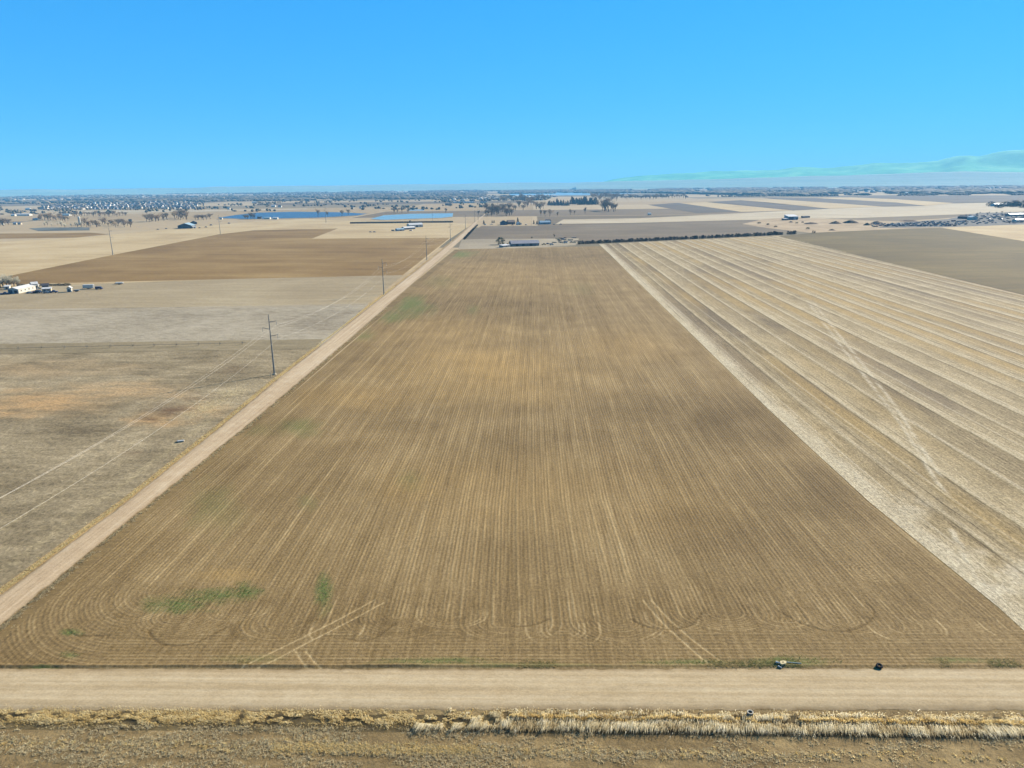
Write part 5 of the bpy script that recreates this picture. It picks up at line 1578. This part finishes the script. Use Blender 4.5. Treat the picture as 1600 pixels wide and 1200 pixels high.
# ------------------------------------------------------------------ far country: hills, woods, towns
def far_ridge(name, label, dist, line, dmat, depth_m, seed, amp):
    """line: skyline read off the photo as (px, py), extended past the frame; the slope falls toward the camera"""
    px = np.arange(line[0][0], line[-1][0] + .1, 5.0)
    top = np.interp(px, [q[0] for q in line], [q[1] for q in line])
    rows = 14
    co = np.zeros((rows + 3, len(px), 3))
    for j, (x, y) in enumerate(zip(px, top)):
        T = at_distance(x, y, dist)
        u = Vector((T.x, T.y, 0)).normalized()
        for i in range(rows + 3):
            if i < rows:
                t = i / (rows - 1); d = dist - depth_m * (1 - t); z = T.z * (t ** 1.35)
            else:
                t = 1.0; d = dist + depth_m * .25 * (i - rows + 1); z = T.z * (1 - (i - rows + 1) / 3)
            co[i, j] = (u.x * d, u.y * d, z)
    nz = snoise(co[..., 0] / (depth_m * .22) + 40, co[..., 1] / (depth_m * .22) + 40, seed, 5) - .5
    w = np.clip(np.linspace(0, 1, rows + 3) / .3, 0, 1)[:, None]
    hz = co[..., 2].max(0)[None, :]
    co[..., 2] += nz * amp * hz * w
    co[0, :, 2] = -3; co[-1, :, 2] = -3
    return tag(link(name, np_mesh(name, co.reshape(-1, 3), grid_quads(*co.shape[:2]), dmat, None, True)), label, 'hills', kind='structure')
hb = NB('mountain_slopes')
f1 = hb.noise(hb.pos(), 1 / 500, 8, .66, .4)
M_mtn = hb.color(hb.ramp(f1, [(.35, (.04, .24, .05, 1)), (.5, (.07, .32, .08, 1)), (.66, (.18, .44, .14, 1))]))
hb = NB('low_hills')
f1 = hb.noise(hb.sc(hb.pos(), 1 / 2500, 1 / 700), 1, 6, .6)
M_low = hb.color(hb.ramp(f1, [(.38, (.10, .17, .13, 1)), (.5, (.15, .22, .16, 1)), (.64, (.34, .36, .27, 1))]))
far_ridge('mountains', 'blue green mountain ridge at the right horizon', 14500, [(940, 284), (955, 281), (1000, 274.5), (1040, 272), (1075, 268.5), (1120, 266.5), (1180, 265.5), (1235, 262.5), (1290, 263), (1330, 260), (1375, 255), (1400, 254), (1440, 251), (1468, 249), (1490, 243.5), (1512, 240.5), (1530, 242.5), (1555, 239), (1575, 236.5), (1600, 236.5), (1680, 233), (1800, 233), (2000, 238), (2300, 244)], M_mtn, 3600, 3, .34)
far_ridge('foothills', 'low pale foothills below the mountain ridge', 10200, [(900, 287), (960, 283.5), (1100, 280), (1250, 275.5), (1330, 274), (1420, 270.5), (1500, 268), (1600, 269), (1800, 266), (2300, 268)], M_low, 1600, 5, .12)
far_ridge('low_hills', 'low hazy hills along the left and central horizon', 12600, [(-900, 303), (-300, 299), (0, 296.2), (60, 294.8), (120, 295.5), (250, 294), (310, 293), (330, 291.2), (500, 289.5), (700, 287.4), (760, 286), (870, 285), (1000, 283.4), (1200, 281), (1400, 279), (1700, 276)], M_low, 2400, 8, .25)

def scatter_mass(name, label, cat, n, region, hgt, wid, mat, blocks=False):
    """thousands of tiny far crowns or roofs that read as one mass; region(n) -> photo pixels"""
    vs_, fs_ = [], []
    pts = region(n)
    P = np.array([tuple(G(float(x), float(y))) for x, y in pts])
    n = len(P)
    h = hgt[0] + (hgt[1] - hgt[0]) * RNG.random(n)
    w = wid[0] + (wid[1] - wid[0]) * RNG.random(n)
    if blocks:
        a = RNG.random(n) * .6
        cor = np.array([(-1, -1), (1, -1), (1, 1), (-1, 1)]) * .5
        ca, sa = np.cos(a), np.sin(a)
        ex = (cor[None, :, 0] * w[:, None]); ey = (cor[None, :, 1] * w[:, None] * .7)
        X = P[:, None, 0] + ex * ca[:, None] - ey * sa[:, None]
        Y = P[:, None, 1] + ex * sa[:, None] + ey * ca[:, None]
        lo = np.stack([X, Y, np.zeros_like(X)], -1)
        hi = np.stack([X, Y, np.repeat(h[:, None] * .65, 4, 1)], -1)
        rg = np.stack([(hi[:, 0] + hi[:, 3]) / 2, (hi[:, 1] + hi[:, 2]) / 2], 1)
        rg[..., 2] = h[:, None]
        co = np.concatenate([lo, hi, rg], 1).reshape(-1, 3)
        i = np.arange(n)[:, None] * 10
        q = np.concatenate([i + np.array([[0, 1, 5, 4]]), i + np.array([[1, 2, 6, 5]]), i + np.array([[2, 3, 7, 6]]), i + np.array([[3, 0, 4, 7]]), i + np.array([[4, 5, 9, 8]]), i + np.array([[6, 7, 8, 9]])])
        t = np.concatenate([i + np.array([[5, 6, 9]]), i + np.array([[7, 4, 8]])])
        sh = np.repeat(RNG.random(n), 10)
    else:
        k = 6
        ang = np.arange(k) / k * 2 * np.pi
        co = []
        for zf, rf in ((.05, .55), (.4, 1.0), (.78, .7)):
            r = w[:, None] * rf * .5 * (0.7 + .6 * RNG.random((n, k)))
            co.append(np.stack([P[:, None, 0] + r * np.cos(ang), P[:, None, 1] + r * np.sin(ang), h[:, None] * zf * (.85 + .3 * RNG.random((n, k)))], -1))
        co.append(np.stack([P[:, 0], P[:, 1], h], -1)[:, None, :])
        co = np.concatenate(co, 1).reshape(-1, 3)
        i = np.arange(n)[:, None] * (3 * k + 1)
        q = np.concatenate([i + np.array([[l * k + j, l * k + (j + 1) % k, (l + 1) * k + (j + 1) % k, (l + 1) * k + j]]) for l in range(2) for j in range(k)])
        t = np.concatenate([i + np.array([[2 * k + j, 2 * k + (j + 1) % k, 3 * k]]) for j in range(k)])
        sh = np.repeat(RNG.random(n), 3 * k + 1)
    return tag(link(name, np_mesh(name, co, q, mat, {'shade': sh}, False, t)), label, cat, kind='stuff')
def ramp_attr(name, stops):
    b = NB(name, .9, .1)
    return b.color(b.ramp(b.attr('shade'), stops))
M_wood = ramp_attr('far_wood', [(0, lin(84, 84, 76)), (.5, lin(126, 118, 102)), (1, lin(172, 156, 130))])
M_town = ramp_attr('far_roofs', [(0, lin(120, 118, 120)), (.4, lin(190, 182, 172)), (.7, lin(236, 232, 226)), (1, lin(250, 248, 244))])
def band(x0, x1, f0, f1, seed, thr, sx=60, sy=3.5):
    def reg(n):
        x = x0 + (x1 - x0) * RNG.random(n * 3); u = RNG.random(n * 3)
        y = np.interp(x, f0[0], f0[1]) * (1 - u) + np.interp(x, f1[0], f1[1]) * u
        k = snoise(x / sx + 30, y / sy + 30, seed, 4) > thr
        return np.stack([x, y], -1)[k][:n]
    return reg
scatter_mass('town_woodland', 'hazy blue tree mass over the far town at right', 'woodland', 12000, band(1030, 1700, ([1030, 1150, 1300, 1700], [296, 290, 285, 280.5]), ([1030, 1150, 1250, 1700], [302, 305, 306.5, 301]), 201, .40, 50, 4), (9, 16), (25, 80), M_wood)
scatter_mass('river_woodland', 'dark far tree belt across the centre', 'woodland', 6000, band(640, 1060, ([640, 1060], [299, 296]), ([640, 800, 1060], [305.5, 303, 301.5]), 202, .42, 40, 3), (8, 14), (16, 50), M_wood)
scatter_mass('plain_woodland', 'scattered far trees across the left plain', 'woodland', 14000, band(-150, 760, ([-150, 760], [300.5, 291.5]), ([-150, 0, 350, 760], [320, 319, 315, 310]), 203, .45, 45, 2.4), (7, 12), (14, 46), M_wood)
scatter_mass('low_woodland', 'belt of low trees above the striped fields', 'woodland', 1100, band(960, 1600, ([960, 1200, 1600], [305.5, 305.5, 303]), ([960, 1200, 1600], [309, 307, 305]), 204, .5, 30, 2), (4, 8), (8, 16), M_wood)
scatter_mass('far_town', 'pale roofs of the far town at right', 'town', 420, band(1100, 1680, ([1100, 1700], [294, 283]), ([1100, 1700], [304, 301]), 211, .4, 40, 4), (6, 10), (12, 34), M_town, True)
scatter_mass('far_village', 'pale roofs scattered over the far left plain', 'town', 800, band(-100, 760, ([-100, 760], [302, 292.5]), ([-100, 350, 760], [316, 310, 305]), 212, .42, 40, 3), (5, 9), (11, 36), M_town, True)
scatter_mass('far_village', 'far roofs among trees above the road bend', 'town', 110, band(690, 870, ([690, 870], [307, 305]), ([690, 870], [316, 310]), 213, .4, 20, 3), (5, 8), (10, 22), M_town, True)
scatter_mass('village_trees', 'far trees among the roofs above the road bend', 'woodland', 420, band(690, 860, ([690, 870], [307, 306]), ([690, 870], [315, 313]), 214, .45, 20, 3), (6, 10), (8, 18), M_wood)

scatter_mass('subdivision_trees', 'small trees between the far tract houses', 'woodland', 420, band(60, 320, ([60, 320], [319, 316]), ([60, 320], [329, 327.5]), 215, .3, 20, 3), (4, 8), (4, 9), M_wood)
scatter_mass('hedgerow_trees', 'scattered trees and hedges over the middle plain', 'woodland', 900, band(-100, 760, ([-100, 760], [312, 308]), ([-100, 760], [337, 327]), 216, .56, 26, 2.0), (4, 9), (5, 14), M_wood)

# ------------------------------------------------------------------ haze
def box_mesh(name, x0, x1, y0, y1, z0, z1, m):
    v = [(x, y, z) for z in (z0, z1) for y in (y0, y1) for x in (x0, x1)]
    f = [(0, 2, 3, 1), (4, 5, 7, 6), (0, 1, 5, 4), (2, 6, 7, 3), (0, 4, 6, 2), (1, 3, 7, 5)]
    return mesh(name, v, f, m)


hm = bpy.data.materials.new('haze_air')
hm.use_nodes = True
hn = hm.node_tree
hn.nodes.clear()
vol = hn.nodes.new('ShaderNodeVolumePrincipled')
vol.inputs['Color'].default_value = (0.17, 0.49, 0.80, 1.0)
vol.inputs['Density'].default_value = HAZE
vol.inputs['Anisotropy'].default_value = 0.0
ho = hn.nodes.new('ShaderNodeOutputMaterial')
hn.links.new(vol.outputs[0], ho.inputs['Volume'])
tag(link('haze', box_mesh('haze', -95000, 95000, -95000, 95000, -4.0, 820.0, hm)), 'thin blue air haze over the whole plain', 'haze', kind='stuff')
